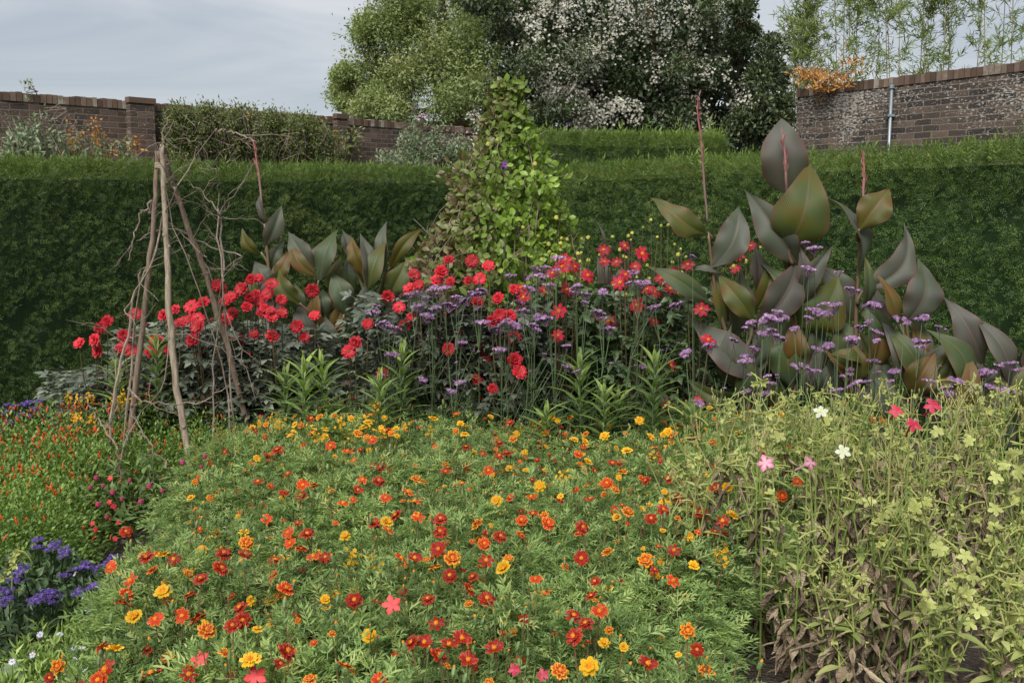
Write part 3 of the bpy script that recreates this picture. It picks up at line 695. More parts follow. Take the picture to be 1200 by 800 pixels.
wall_shrub('orange_creeper', 'wisps of orange leaves lying over the coping of the right brick wall',
    [(945, 89, 4, 1.3), (955, 91, 4, 1.6), (966, 93, 5, 1.6), (976, 97, 5, 1.8), (988, 97, 4, 1.4), (997, 97, 4, 1.3), (962, 102, 4, 1.6), (974, 104, 4, 1.6), (938, 86, 3, .9), (998, 73, 3, .9), (1008, 76, 4, .9), (1015, 80, 3, .8)], M_rust, diamond(.3, .2), .09, 700, 45, A=wR0, B=wR1, depth=.0, twigs=22)
wall_shrub('wall_weed', 'tiny grey weed sprouting from the top of the left wall',
    [(37, 100, 4, 1.5), (37, 107, 3, 1.5)], M_bud, LF, .07, 300, 46, depth=-.1, twigs=30)
# ------------------------------------------------------------------ flower meshes
def petal(Lp, Wp, cup=.1, ruff=.06, n=3, blunt=True, rng=RNG):
    """petal pointing +Y lying in XY; tint.y = 1 at the rim"""
    V = []; A = []; q = []
    ys = np.linspace(0, 1, n + 1)
    for i, y in enumerate(ys):
        hw = Wp / 2 * (.22 + .78 * math.sin(min(1, y * 1.15 + .05) * math.pi / 2)) * (1 if y < .95 else (.72 if blunt else .15))
        z = cup * y - .12 * y * y * y
        for k, s in enumerate((-1, -.5, 0, .5, 1)):
            V.append((s * hw, Lp * (y - (.10 * s * s * y if blunt else .02)), Lp * (z + ruff * (.5 if k % 2 else -1) * y * rng.uniform(.5, 1.4))))
            A.append((0, max(abs(s) ** 2 * (.4 + .6 * y), max(0, (y - .55) / .45)), y))
    for i in range(n):
        for k in range(4):
            a = i * 5 + k; q.append((a, a + 1, a + 6, a + 5))
    return T(V, (), q, A)
def dome(r, h, rnd=0, sides=7, z0=0.0, dimple=.0):
    V = [(0, 0, z0 + h - dimple)]; tr = []; q = []
    for i, (f, g) in enumerate(((.45, .93), (.85, .6), (1, 0))):
        for k in range(sides):
            a = 2 * math.pi * k / sides + i * .4; V.append((r * f * math.cos(a), r * f * math.sin(a), z0 + h * g))
    for k in range(sides):
        k2 = (k + 1) % sides; tr.append((0, 1 + k, 1 + k2))
        for i in range(2): q.append((1 + i * sides + k, 1 + (i + 1) * sides + k, 1 + (i + 1) * sides + k2, 1 + i * sides + k2))
    A = np.zeros((len(V), 3)); A[:, 0] = rnd
    return T(V, tr, q, A)
def ring(b, pt_fn, n, r0, tilt=0.0, twist=0.0, z=0.0, jit=.06, rng=RNG):
    for k in range(n):
        a = twist + 2 * math.pi * k / n + rng.normal(0, jit); tl = tilt + rng.normal(0, .12)
        d = np.array([math.cos(a) * math.cos(tl), math.sin(a) * math.cos(tl), math.sin(tl)])
        nn = np.array([-math.cos(a) * math.sin(tl), -math.sin(a) * math.sin(tl), math.cos(tl)])
        b.add(pt_fn(), frames(d, nn), np.array([math.cos(a) * r0, math.sin(a) * r0, z + rng.uniform(0, .001)]))
def scruff(r, h, n, rng):                # tuft of little florets as a flower centre
    b = MB(); b.add(dome(r, h))
    u = rng.uniform(-1, 1, (n, 2)); u = u[(u ** 2).sum(1) < 1] * r
    pos = np.stack([u[:, 0], u[:, 1], h * np.sqrt(np.maximum(0, 1 - (u ** 2).sum(1) / r ** 2)) * .9], 1); m = len(pos)
    b.add(diamond(.55), frames(pos / r + np.array([0, 0, .9]), rand_dirs(m, rng)), pos, rng.uniform(0, .9, m), r * .55)
    return b
def marigold_mesh(kind, seed):
    rng = np.random.default_rng(seed); b = MB(); n = int(rng.integers(6, 9)); tl = rng.uniform(-.25, .25)
    pw = rng.uniform(.013, .0175)
    ring(b, lambda: petal(.021, pw, .12, .10, rng=rng), n, .003, tl, rng.random(), 0, rng=rng)
    if kind in 'yb' or rng.random() < .45: ring(b, lambda: petal(.015, .013, .2, .12, rng=rng), n - 1, .002, tl + .45, .4, .0015, rng=rng)
    return b.mesh('marigold_petals', M_pet[kind]), scruff(.0066, .007, 26, rng).mesh('marigold_centre', M_disc)
MARI = {k: [marigold_mesh(k, 100 + i * 7 + ord(k)) for i in range(5)] for k in 'royb'}
def calyx_mesh():
    b = MB(); b.add(tube([(0, 0, -.016), (0, 0, -.010), (0, 0, -.001)], [.002, .0042, .005], 6)); return b.mesh('calyx', M_stem)
CALYX = calyx_mesh()
def spray_mesh(seed):                    # cluster of tiny yellow flowers
    rng = np.random.default_rng(seed); b = MB(); fl = MB(); ring(fl, lambda: petal(.0075, .006, .1, .1, n=2, rng=rng), 5, .0005, .1, 0, rng=rng); fl = fl.template()
    n = 14; pos = rng.normal(0, .018, (n, 3)) * np.array([1, 1, .8]); nn = norm(rng.normal(0, .5, (n, 3)) + np.array([0, -.5, .8]))
    b.add(fl, frames(np.cross(nn, rand_dirs(n, rng)), nn), pos, rng.random(n)); return b.mesh('spray_florets', M_pet['y'])
SPRAY = [spray_mesh(i) for i in range(4)]
def star_mesh(kind, seed, R=.022, tl=.06):
    rng = np.random.default_rng(seed); b = MB()
    ring(b, lambda: petal(R, R * .74, .05, .06, blunt=False, rng=rng), 5, .002, .05, rng.random(), 0, jit=.03, rng=rng)
    pth = smooth_path([(0, 0, 0), (0, 0, -tl * .4), (rng.normal(0, .006), rng.normal(0, .006), -tl)], 5)
    b2 = MB().add(tube(pth, [.0045, .0028, .0025, .003, .003], 6))
    return b.mesh('star_petals', M_pet[kind], smooth=True), b2.mesh('star_tube', M_pet['g'] if kind in 'gw' else M_pet[kind])
STAR = {k: [star_mesh(k, 300 + i) for i in range(3)] for k in 'gwkpc'}
def limp_mesh(seed):                     # half closed lime flower
    rng = np.random.default_rng(seed); b = MB()
    ring(b, lambda: petal(.016, .012, .0, .12, n=2, blunt=False, rng=rng), 5, .002, rng.uniform(.6, 1.1), 0, 0, rng=rng)
    return b.mesh('limp_petals', M_pet['g']), MB().add(tube(smooth_path([(0, 0, 0), (rng.normal(0, .006), rng.normal(0, .006), -.025), (rng.normal(0, .012), .008, -.05)], 6), [.0034, .0024, .002, .002, .0026, .002], 6)).mesh('limp_tube', M_pet['g'])
LIMP = [limp_mesh(i) for i in range(3)]
def dahlia_mesh(kind, seed):
    rng = np.random.default_rng(seed); b = MB()
    if kind == 's':
        tl = rng.uniform(-.2, .2)
        ring(b, lambda: petal(.042, .027, .1, .05, rng=rng), 9, .006, tl, 0, 0, rng=rng)
        ring(b, lambda: petal(.036, .025, .15, .06, rng=rng), 8, .005, tl + .3, .3, .002, rng=rng)
        if seed % 2: ring(b, lambda: petal(.026, .02, .2, .06, rng=rng), 6, .004, tl + .7, .1, .004, rng=rng)
        return b.mesh('dahlia_petals', M_dred), scruff(.009, .007, 30, rng).mesh('dahlia_centre', M_dcen)
    ring(b, lambda: petal(.050, .025, .04, .05, blunt=False, rng=rng), 8, .007, rng.uniform(-.15, .25), 0, 0, rng=rng)
    return b.mesh('dahlia_petals', M_dcrim), scruff(.011, .009, 40, rng).mesh('dahlia_centre', M_disc)
DAH = {k: [dahlia_mesh(k, 500 + i) for i in range(5)] for k in 'sc'}
def cluster_mesh(name, seed, R, H, n, fs, mats, gaps=0.0):
    """flat domed head made of many tiny florets in sub-clusters"""
    rng = np.random.default_rng(seed); b = MB(); fl = MB()
    for k in range(5):
        a = k * 1.2566; fl.add(T([(0, 0, 0), (.4 * math.cos(a - .45), .4 * math.sin(a - .45), .1), (.6 * math.cos(a), .6 * math.sin(a), .05), (.4 * math.cos(a + .45), .4 * math.sin(a + .45), .1)], [], [(0, 1, 2, 3)]))
    fl = fl.template()
    nc = 6; cc = [(0, 0)] + [(R * .62 * math.cos(k * 2 * math.pi / (nc - 1) + seed), R * .62 * math.sin(k * 2 * math.pi / (nc - 1) + seed)) for k in range(nc - 1)]
    for (cx, cy) in cc:
        cx += rng.normal(0, R * .12); cy += rng.normal(0, R * .12); m = n // nc; rr = R * rng.uniform(.32, .48)
        u = norm(rng.normal(size=(m, 3)) + np.array([0, 0, .6])); u[:, 2] = np.abs(u[:, 2])
        pos = np.array([cx, cy, -H * (cx * cx + cy * cy) / R ** 2]) + u * rr * np.array([1, 1, .55])
        b.add(fl, frames(np.cross(u, rand_dirs(m, rng)), u), pos, rng.uniform(0, 1, m), fs * rng.uniform(.7, 1.2, m))
        b.add(dome(rr * .85, rr * .4, .2, 6), pos=np.array([cx, cy, -H * (cx * cx + cy * cy) / R ** 2]), mat=1)
        b.add(tube([(0, 0, -R * 1.1), (cx, cy, -H * .8)], R * .035, 4), mat=1)
    return b.mesh(name, mats)
VERB = [cluster_mesh('verbena_florets', i, .031, .010, 66, .0085, [M_verb, M_verbcal]) for i in range(5)]
HELI = [cluster_mesh('heliotrope_florets', 40 + i, .040, .016, 110, .009, [M_helio, M_hleaf]) for i in range(4)]

def aim(rng, tilt=.45, toward=.35):
    """rotation that tips a flower (face +Z) a little at random and a little to the viewer's side"""
    n = Vector((rng.normal(0, tilt), -toward + rng.normal(0, tilt), 1)).normalized()
    q = n.to_track_quat('Z', 'Y').to_euler(); q2 = n.to_track_quat('Z', 'Y'); 
    from mathutils import Quaternion
    return (q2 @ Quaternion((0, 0, 1), rng.uniform(0, 6.28))).to_euler()
def flower(name, meshes, parent, pos, rot, sc, centre='flower_centre', label=None, third=None):
    f = put(name, meshes[0], parent, pos, rot, sc, label)
    put(centre, meshes[1], f)
    if third is not None: put('calyx', third, f)
    return f
def in_poly(x, y, poly):
    c = False; j = len(poly) - 1
    for i in range(len(poly)):
        xi, yi = poly[i]; xj, yj = poly[j]
        if (yi > y) != (yj > y) and x < (xj - xi) * (y - yi) / (yj - yi) + xi: c = not c
        j = i
    return c
ORD = ['first', 'second', 'third', 'fourth', 'fifth', 'sixth', 'seventh', 'eighth', 'ninth', 'tenth', 'eleventh', 'twelfth', 'thirteenth', 'fourteenth', 'fifteenth', 'sixteenth', 'seventeenth', 'eighteenth']

# ------------------------------------------------------------------ marigold bed
zA = [(257,120,'r'),(568,75,'s'),(110,140,'s'),(20,135,'s'),(400,135,'s'),(260,170,'s'),(520,140,'s'),(615,178,'r'),(830,125,'y'),(940,100,'o'),(1050,22,'o'),(1190,140,'r'),(455,195,'s'),(100,268,'r'),(430,275,'o'),(545,222,'o'),(350,248,'o'),(985,255,'r'),(1140,235,'r'),(150,378,'r'),(585,347,'r'),(500,408,'o'),(575,412,'r'),(750,402,'b'),(890,370,'r'),(967,425,'r'),(478,455,'r'),(210,480,'r'),(130,470,'r'),(408,517,'o'),(608,492,'o'),(712,465,'o'),(742,512,'o'),(1125,505,'y'),(1040,618,'b'),(1145,672,'r'),(865,590,'r'),(862,650,'r'),(555,607,'r'),(612,608,'y'),(50,592,'o'),(415,668,'y'),(855,732,'r'),(160,705,'o'),(213,728,'r'),(90,785,'r'),(270,765,'o'),(325,770,'r'),(440,775,'s'),(680,775,'o'),(920,775,'b'),(1140,295,'r'),(1175,285,'r'),(1090,365,'o'),(10,415,'r'),(1080,785,'r'),(620,640,'o'),(655,575,'r'),(240,660,'r'),(150,655,'o'),(760,580,'o'),(270,435,'o'),(220,433,'o')]
zB = [(170,142,'o'),(300,258,'o'),(600,95,'y'),(757,130,'y'),(895,182,'y'),(592,200,'y'),(450,222,'y'),(500,230,'y'),(472,287,'o'),(165,215,'b'),(700,275,'y'),(515,325,'y'),(632,330,'r'),(105,290,'r'),(55,365,'o'),(605,423,'o'),(678,370,'b'),(788,412,'r'),(900,400,'r'),(1062,390,'y'),(1030,415,'r'),(820,290,'s'),(1170,445,'y'),(940,495,'r'),(1003,528,'b'),(1045,560,'r'),(705,555,'b'),(812,588,'r'),(258,567,'r'),(290,437,'y'),(250,487,'o'),(85,507,'y'),(1148,600,'r'),(490,630,'r'),(100,675,'r'),(610,748,'b'),(485,775,'r'),(785,782,'b'),(1120,350,'r'),(1100,235,'b'),(1020,210,'r'),(205,595,'o'),(810,205,'y'),(330,610,'o'),(20,620,'b'),(35,785,'r'),(1060,465,'y'),(1110,445,'r'),(870,548,'r'),(920,738,'r'),(410,393,'s')]
zC = [(240,58,'y'),(245,90,'y'),(498,38,'o'),(83,158,'y'),(240,135,'y'),(168,400,'y'),(180,230,'r'),(285,215,'r'),(265,290,'r'),(255,402,'o'),(22,500,'r'),(472,490,'r'),(315,348,'o'),(535,183,'y'),(670,172,'y'),(605,103,'o'),(645,108,'o'),(45,372,'y'),(60,480,'y')]
zD = [(285,130,'r'),(415,140,'r'),(118,178,'o'),(210,238,'o'),(195,300,'o'),(650,110,'r'),(755,60,'b'),(750,115,'r'),(635,180,'r'),(890,145,'r'),(960,70,'o'),(1012,88,'r'),(1075,108,'r'),(1125,130,'r'),(540,230,'r'),(485,310,'r'),(725,365,'r'),(738,425,'r'),(690,450,'r'),(330,420,'o'),(525,420,'r'),(365,290,'y'),(230,410,'y'),(570,470,'b'),(455,405,'o'),(660,580,'b'),(775,610,'y'),(940,275,'o'),(945,570,'r'),(485,680,'r'),(135,568,'y'),(80,548,'r'),(95,655,'r'),(60,705,'o'),(190,10,'r'),(180,350,'r'),(310,675,'r'),(365,125,'y'),(320,190,'o')]
zE = [(460,15,'o'),(455,95,'r'),(742,30,'r'),(268,145,'o'),(345,135,'r'),(440,180,'b'),(525,150,'y'),(508,215,'r'),(680,140,'r'),(760,182,'y'),(60,330,'r'),(405,325,'r'),(683,322,'r'),(950,300,'o'),(445,440,'r'),(1088,402,'r'),(1145,440,'r'),(1090,500,'r'),(330,530,'r'),(390,528,'r'),(505,540,'r'),(565,510,'r'),(455,590,'r'),(595,610,'r'),(718,555,'r'),(20,645,'o'),(1025,660,'b'),(1160,640,'y'),(1125,135,'r'),(670,65,'o'),(30,30,'y'),(50,140,'s'),(150,170,'s'),(600,280,'r')]
zF = [(122,175,'b'),(270,225,'o'),(310,25,'r'),(630,38,'r'),(408,300,'o'),(472,518,'b'),(297,665,'r'),(25,488,'r'),(85,435,'o'),(420,165,'r'),(15,205,'r'),(688,12,'y'),(635,180,'s')]
heads = []
for lst, ox, oy, k in ((zA, 300, 460, 4), (zB, 560, 460, 4), (zC, 840, 460, 10 / 3), (zD, 100, 620, 4), (zE, 400, 620, 4), (zF, 680, 600, 3.75)):
    for (x, y, t) in lst: heads.append((ox + x / k, oy + y / k, t, 1.0))
# drop doubles where zooms overlapped
hs = []
for h in heads:
    if all((h[0] - g_[0]) ** 2 + (h[1] - g_[1]) ** 2 > 40 for g_ in hs): hs.append(h)
heads = hs
POLY = [(280, 503), (330, 492), (440, 486), (600, 488), (720, 492), (860, 482), (960, 488), (1010, 520), (930, 560), (870, 600), (850, 640), (835, 700), (832, 800), (835, 960), (40, 960), (85, 860), (105, 800), (125, 745), (150, 685), (190, 622), (225, 575), (250, 535)]
def canopy(x, y):                        # height of the bed's surface
    return .43 + .035 * math.sin(x * 2.9 + 1) * math.sin(y * 2.3) + .02 * math.sin(x * 7 + y * 5)
rngm = np.random.default_rng(55)
plants = []
row = 0; yy = 1.78
while yy < 5.45:
    xs = np.arange(-2.6, 2.4, .29) + (row % 2) * .145; r_ = []
    for x in xs:
        X = x + rngm.uniform(-.05, .05); Y = yy + rngm.uniform(-.05, .05)
        px, py = P((X, Y, .42))
        if in_poly(px, py, POLY) and -30 < px < 1230 and py < 850: r_.append([X, Y, row, None, []])
    if r_:
        for i, p in enumerate(r_): p[3] = i
        plants += r_; row += 1
    yy += .27
for _ in range(46):                      # a looser band of yellow along the back edge
    heads.append((rngm.choice([rngm.uniform(300, 560), rngm.uniform(300, 470), rngm.uniform(560, 860)]), rngm.uniform(487, 515), rngm.choice(list('yysyb')), rngm.uniform(.6, .95)))
PXY = np.array([[p[0], p[1]] for p in plants])
for (px, py, t, s) in heads:
    z = .47
    for _ in range(3):
        q = WZ(px, py, z); z = canopy(q[0], q[1]) + (.05 if t != 's' else .03) + (.03 if py < 495 else 0)
    if q[1] > 5.6: q = W(px, py, 5.5)
    i = int(np.argmin(((PXY - q[:2]) ** 2).sum(1))); plants[i][4].append((q, t, s * rngm.uniform(.9, 1.15)))
# smaller, half hidden flowers between the big ones
for p in plants:
    for _ in range(rngm.integers(4, 9)):
        a = rngm.uniform(0, 6.28); r = .15 * math.sqrt(rngm.random()); x = p[0] + r * math.cos(a); y = p[1] + r * math.sin(a)
        px, py = P((x, y, .42)); t = rngm.choice(list('roorybooyybr'))
        if px > 850 and py > 560: continue
        p[4].append((np.array([x, y, canopy(x, y) - rngm.uniform(-.035, .05)]), t, rngm.uniform(.4, .85)))
def mari_foliage(seed):
    rng = np.random.default_rng(seed); b = MB(); tl = [pinnate(rng) for _ in range(5)]
    n = 820; r = .21 * np.sqrt(rng.random(n)); a = rng.uniform(0, 6.28, n)
    ztop = 1 - .35 * (r / .21) ** 2.5
    z = .43 * ztop * (1 - .75 * rng.random(n) ** 2.6)
    pos = np.stack([r * np.cos(a), r * np.sin(a), z], 1)
    d = np.stack([np.cos(a) * (.4 + r * 2.5) + rng.normal(0, .5, n), np.sin(a) * (.4 + r * 2.5) + rng.normal(0, .5, n), rng.uniform(-.2, 1.0, n)], 1)
    sz = rng.uniform(.035, .075, n); z += (rng.random(n) < .12) * rng.uniform(0, .06, n); pos[:, 2] = z
    for k in range(5):
        m = np.arange(n) % 5 == k
        b.add(tl[k], frames(d[m], np.array([0, 0, 1.]) + rng.normal(0, .45, (m.sum(), 3))), pos[m], rng.uniform(.0, .9, m.sum()), sz[m])
    return b.mesh('marigold_foliage', M_marig)
def mari_branches(seed):
    rng = np.random.default_rng(seed); b = MB()
    for k in range(16):
        a = rng.uniform(0, 6.28); r = rng.uniform(.05, .2); h = rng.uniform(.3, .47)
        b.add(tube(smooth_path([(rng.normal(0, .02), rng.normal(0, .02), 0), (r * .5 * math.cos(a), r * .5 * math.sin(a), h * .5), (r * math.cos(a), r * math.sin(a), h)], 5), np.linspace(.004, .0016, 5), 4, rng.random()))
    return b.mesh('marigold_branches', M_redstem)
MF = [mari_foliage(900 + i) for i in range(7)]; MBR = [mari_branches(950 + i) for i in range(4)]
budm = MB().add(tube([(0, 0, -.012), (0, 0, -.006), (0, 0, .004), (0, 0, .011)], [.0015, .005, .0052, .003], 6)).mesh('bud', M_stem)
budt = scruff(.0032, .005, 8, RNG).mesh('bud_tip', M_disc)
COLN = {'r': 'dark red', 'o': 'orange red', 'y': 'yellow', 'b': 'yellow and red blotched', 's': 'tiny yellow'}
for pi, (X, Y, rw, ci, fl) in enumerate(plants):
    h = canopy(X, Y) * rngm.uniform(.86, 1.04); cols = []
    for f in sorted(fl, key=lambda f: -f[2]):
        if COLN[f[1]] not in cols: cols.append(COLN[f[1]])
    cols = cols[:2]
    rown = 'front row' if rw == 0 else ORD[rw] + ' row'
    lab = 'marigold clump, %s flowers, %s from left, %s' % (' and '.join(cols), ORD[ci] if ci else 'first', rown) if cols else 'marigold clump without open flowers, %s from left, %s' % (ORD[ci], rown)
    root = thing('marigold_plant', lab, 'marigold', (X, Y, 0), 'marigolds filling the middle of the bed')
    put('foliage', MF[pi % 7], root, (0, 0, 0), (0, 0, rngm.uniform(0, 6.28)), (1.05, 1.05, h / .43))
    put('branches', MBR[pi % 4], root, (0, 0, 0), (0, 0, rngm.uniform(0, 6.28)), (1, 1, h / .43))
    sb = MB()
    for (q, t, s) in fl:
        lp = q - np.array([X, Y, 0]); rot = aim(rngm, .42, .45)
        sb.add(tube(smooth_path([(lp[0] * .3, lp[1] * .3, .1), lp * np.array([.75, .75, .6]) + rngm.normal(0, .01, 3), lp + np.array([0, .004, -.014])], 6), .0018, 4, rngm.random()))
        if t == 's': put('flower_spray', SPRAY[rngm.integers(4)], root, lp, rot, s)
        else: flower('flower', MARI[t][rngm.integers(5)], root, lp, rot, s * 1.02, third=CALYX)
    for _ in range(rngm.integers(7, 13)):
        a = rngm.uniform(0, 6.28); r = .17 * math.sqrt(rngm.random()); lp = np.array([r * math.cos(a), r * math.sin(a), h + rngm.uniform(.0, .085)])
        sb.add(tube([lp * np.array([.6, .6, .5]), lp * np.array([.9, .9, .8]), lp + np.array([0, 0, -.01])], .0017, 4, rngm.random()))
        bd = put('bud', budm, root, lp, (rngm.normal(0, .3), rngm.normal(0, .3), 0), rngm.uniform(.8, 1.3))
        if rngm.random() < .5: put('bud_tip', budt, bd, (0, 0, .010))
    sb.build('flower_stalks', M_stem, root)
print('marigolds', len(plants), sum(len(p[4]) for p in plants), 'rows', row)

# ------------------------------------------------------------------ coral star flowers scattered through the bed
for (px, py, k, z, lab, sc) in [(459, 708, 'k', .50, 'coral red star flower standing alone above the marigolds, nearest the bed centre', 1.15), (299, 792, 'k', .47, 'large coral red star flower at the bottom edge among marigolds', 1.2),
                            (234, 772, 'k', .46, 'smaller coral star flower among marigolds near the bottom left', 1.0), (897, 542, 'p', .74, 'bright pink star flower on a tall stalk at the left of the lime flowers', 1.25),
                            (949.5, 541.6, 'p', .72, 'paler pink star flower just right of the bright pink one', 1.1), (1050, 481, 'c', .9, 'crimson star flower on a tall stalk before the canna leaves, lowest left', 1.0),
                            (1093, 475, 'c', .92, 'rightmost crimson star flower before the canna leaves', 1.2), (1071, 497, 'c', .88, 'crimson star flower hanging lowest before the canna leaves', 1.1),
                            (988, 529, 'w', .76, 'white star flower hanging on the lime flowered plants', 1.1), (962, 482, 'w', .86, 'white star flower standing highest above the lime flowers', 1.1),
                            (603, 784, 'c', .45, 'small crimson star flower low at the bottom edge among marigolds', .7), (636, 790, 'c', .44, 'small crimson star flower at the bottom edge, right of its twin', .7)]:
    q = WZ(px, py, z)
    root = thing('star_flower', lab, 'flower', (q[0], q[1], 0)); b = MB()
    b.add(tube(smooth_path([(.02, .05, 0), (.01, .05, z * .6), (0, .03, z - .05)], 7), np.linspace(.0035, .002, 7), 5, .5))
    LFs = ovate(.4, .2, .3, 2)
    for j in range(6):
        zz = z * rngm.uniform(.3, .85); a = rngm.uniform(0, 6.28)
        b.add(LFs, frames((math.cos(a), math.sin(a), .6), (0, 0, 1)), np.array([.012, .05, zz]), .5, rngm.uniform(.03, .06))
    b.build('stalk', M_nicstem, root)
    flower('flower', STAR[k][rngm.integers(3)], root, (0, 0, z), Vector((rngm.normal(0, .25), -.9, .75)).to_track_quat('Z', 'Y').to_euler(), sc, centre='flower_tube')
# ------------------------------------------------------------------ dahlias
zd4 = [(65,745),(120,735),(130,775),(140,695),(165,670),(225,720),(260,645),(335,740),(400,630),(360,650),(455,618),(500,605),(430,670),(475,690),(460,735),(560,555),(630,558),(575,600),(650,620),(680,575),(720,575),(700,640),(735,655),(770,597),(770,640),(735,540),(690,520),(665,525),(575,665),(675,715),(738,722),(823,688),(850,725),(885,650),(877,565),(1025,745),(1003,775),(620,735),(380,770),(450,660),(480,660),(410,675),(370,640),(595,585),(660,590),(690,600),(710,625),(730,630),(600,640),(545,545),(220,760),(320,775),(250,770)]
zd5 = [(335,278),(408,282),(460,297),(313,315),(228,322),(300,340),(340,347),(400,345),(432,338),(210,365),(242,355),(145,395),(180,425),(218,455),(83,478),(48,538),(20,563),(198,485),(355,418),(425,410),(490,398),(495,450),(525,455),(470,470),(375,505),(335,557),(370,532),(425,547),(450,582),(540,520),(542,590),(420,653),(473,680),(580,630),(557,628),(130,635),(570,395)]
zd5c = [(560,365),(635,375),(705,372),(677,515),(680,440),(770,327),(823,285),(860,285),(820,247),(888,325),(918,300),(940,260),(885,235),(800,465),(835,470),(925,420),(955,370),(660,320),(700,280),(870,350),(690,300),(730,300),(540,370)]
zd6c = [(165,325),(115,395),(70,405),(15,445),(205,455),(305,335),(350,270),(320,500),(225,545),(30,290),(10,330),(85,365),(65,490),(120,350),(185,395),(115,620),(200,720),(105,735),(490,265),(315,297)]
dh = [(70 + x / 2.963, 150 + y / 2.963, 's') for x, y in zd4] + [(400 + x / 2.667, 200 + y / 2.667, 's') for x, y in zd5] + [(400 + x / 2.667, 200 + y / 2.667, 'c') for x, y in zd5c] + [(740 + x / 2.5, 180 + y / 2.5, 'c') for x, y in zd6c]
tmp = []
for h in dh:
    if all((h[0] - g_[0]) ** 2 + (h[1] - g_[1]) ** 2 > 30 for g_ in tmp): tmp.append(h)
dh = tmp
rngd = np.random.default_rng(77)
def dahlia_foliage(seed, mat, dens, H, R=.3, lw=.5):
    rng = np.random.default_rng(seed); b = MB(); lf = MB()
    o = ovate(lw, .15, .25, 2)
    for (p, d, s) in (((0, .35, 0), (0, 1, -.1), .65), ((0, .35, 0), (-.9, .6, 0), .45), ((0, .35, 0), (.9, .6, 0), .45)):
        lf.add(o, frames(d, (0, 0, 1)), np.array([p]), 0, s)
    lf.add(T([(-.012, 0, 0), (.012, 0, 0), (.012, .4, 0), (-.012, .4, 0)], [], [(0, 1, 2, 3)])); lf = lf.template()
    n = dens; z = H * rng.random(n) ** .8; r = R * np.sqrt(rng.random(n)) * (1 - .35 * (z / H) ** 3); a = rng.uniform(0, 6.28, n)
    pos = np.stack([r * np.cos(a), r * np.sin(a), z], 1)
    d = np.stack([np.cos(a) + rng.normal(0, .5, n), np.sin(a) + rng.normal(0, .5, n), rng.normal(.25, .4, n)], 1)
    b.add(lf, frames(d, np.array([0, 0, 1.]) + rng.normal(0, .4, (n, 3))), pos, rng.uniform(.05, .9, n), rng.uniform(.06, .12, n))
    return b.mesh('dahlia_foliage', mat)
DF = [dahlia_foliage(i, M_dleaf, 1250, .88, R=.33) for i in range(3)]; DG = [dahlia_foliage(10 + i, M_dleafg, 620, .95) for i in range(2)]
DBUD = MB().add(dome(.009, .012, .3, 7)).add(dome(.009, -.006, .3, 7)).mesh('dahlia_bud', leaf_mat('dahlia_bud', [(0, (.18, .22, .04)), (1, (.42, .38, .06))], transl=0, vary=.5))
DBUDR = MB().add(dome(.010, .013, .3, 7)).add(dome(.010, -.007, .3, 7)).mesh('dahlia_bud_red', M_dcrim)
cent = [(105, 5.7, 's'), (150, 5.6, 's'), (195, 5.8, 's'), (240, 5.6, 's'), (285, 5.9, 's'), (325, 5.6, 's'), (362, 5.8, 's'),
        (415, 5.5, 's'), (462, 5.8, 's'), (505, 5.6, 's'), (548, 5.8, 's'), (592, 5.5, 's'),
        (625, 5.8, 'c'), (665, 5.6, 'c'), (703, 5.9, 'c'), (742, 5.6, 'c'), (782, 5.9, 'c'), (822, 5.7, 'c'), (872, 6.1, 'c'), (925, 6.0, 'c')]
gr = {'l': 'scarlet dahlias behind the bare poles', 'm': 'scarlet dahlias in front of the vine cone', 'r': 'crimson dahlias left of the tall cannas'}
dplants = [dict(px=c, D=d, k=k, fl=[]) for c, d, k in cent]
for (px, py, k) in dh:
    c = [p for p in dplants if p['k'] == k or abs(p['px'] - px) < 15]
    p = min(c, key=lambda p: abs(p['px'] - px)); p['fl'].append((px, py))
li = {'l': 0, 'm': 0, 'r': 0}
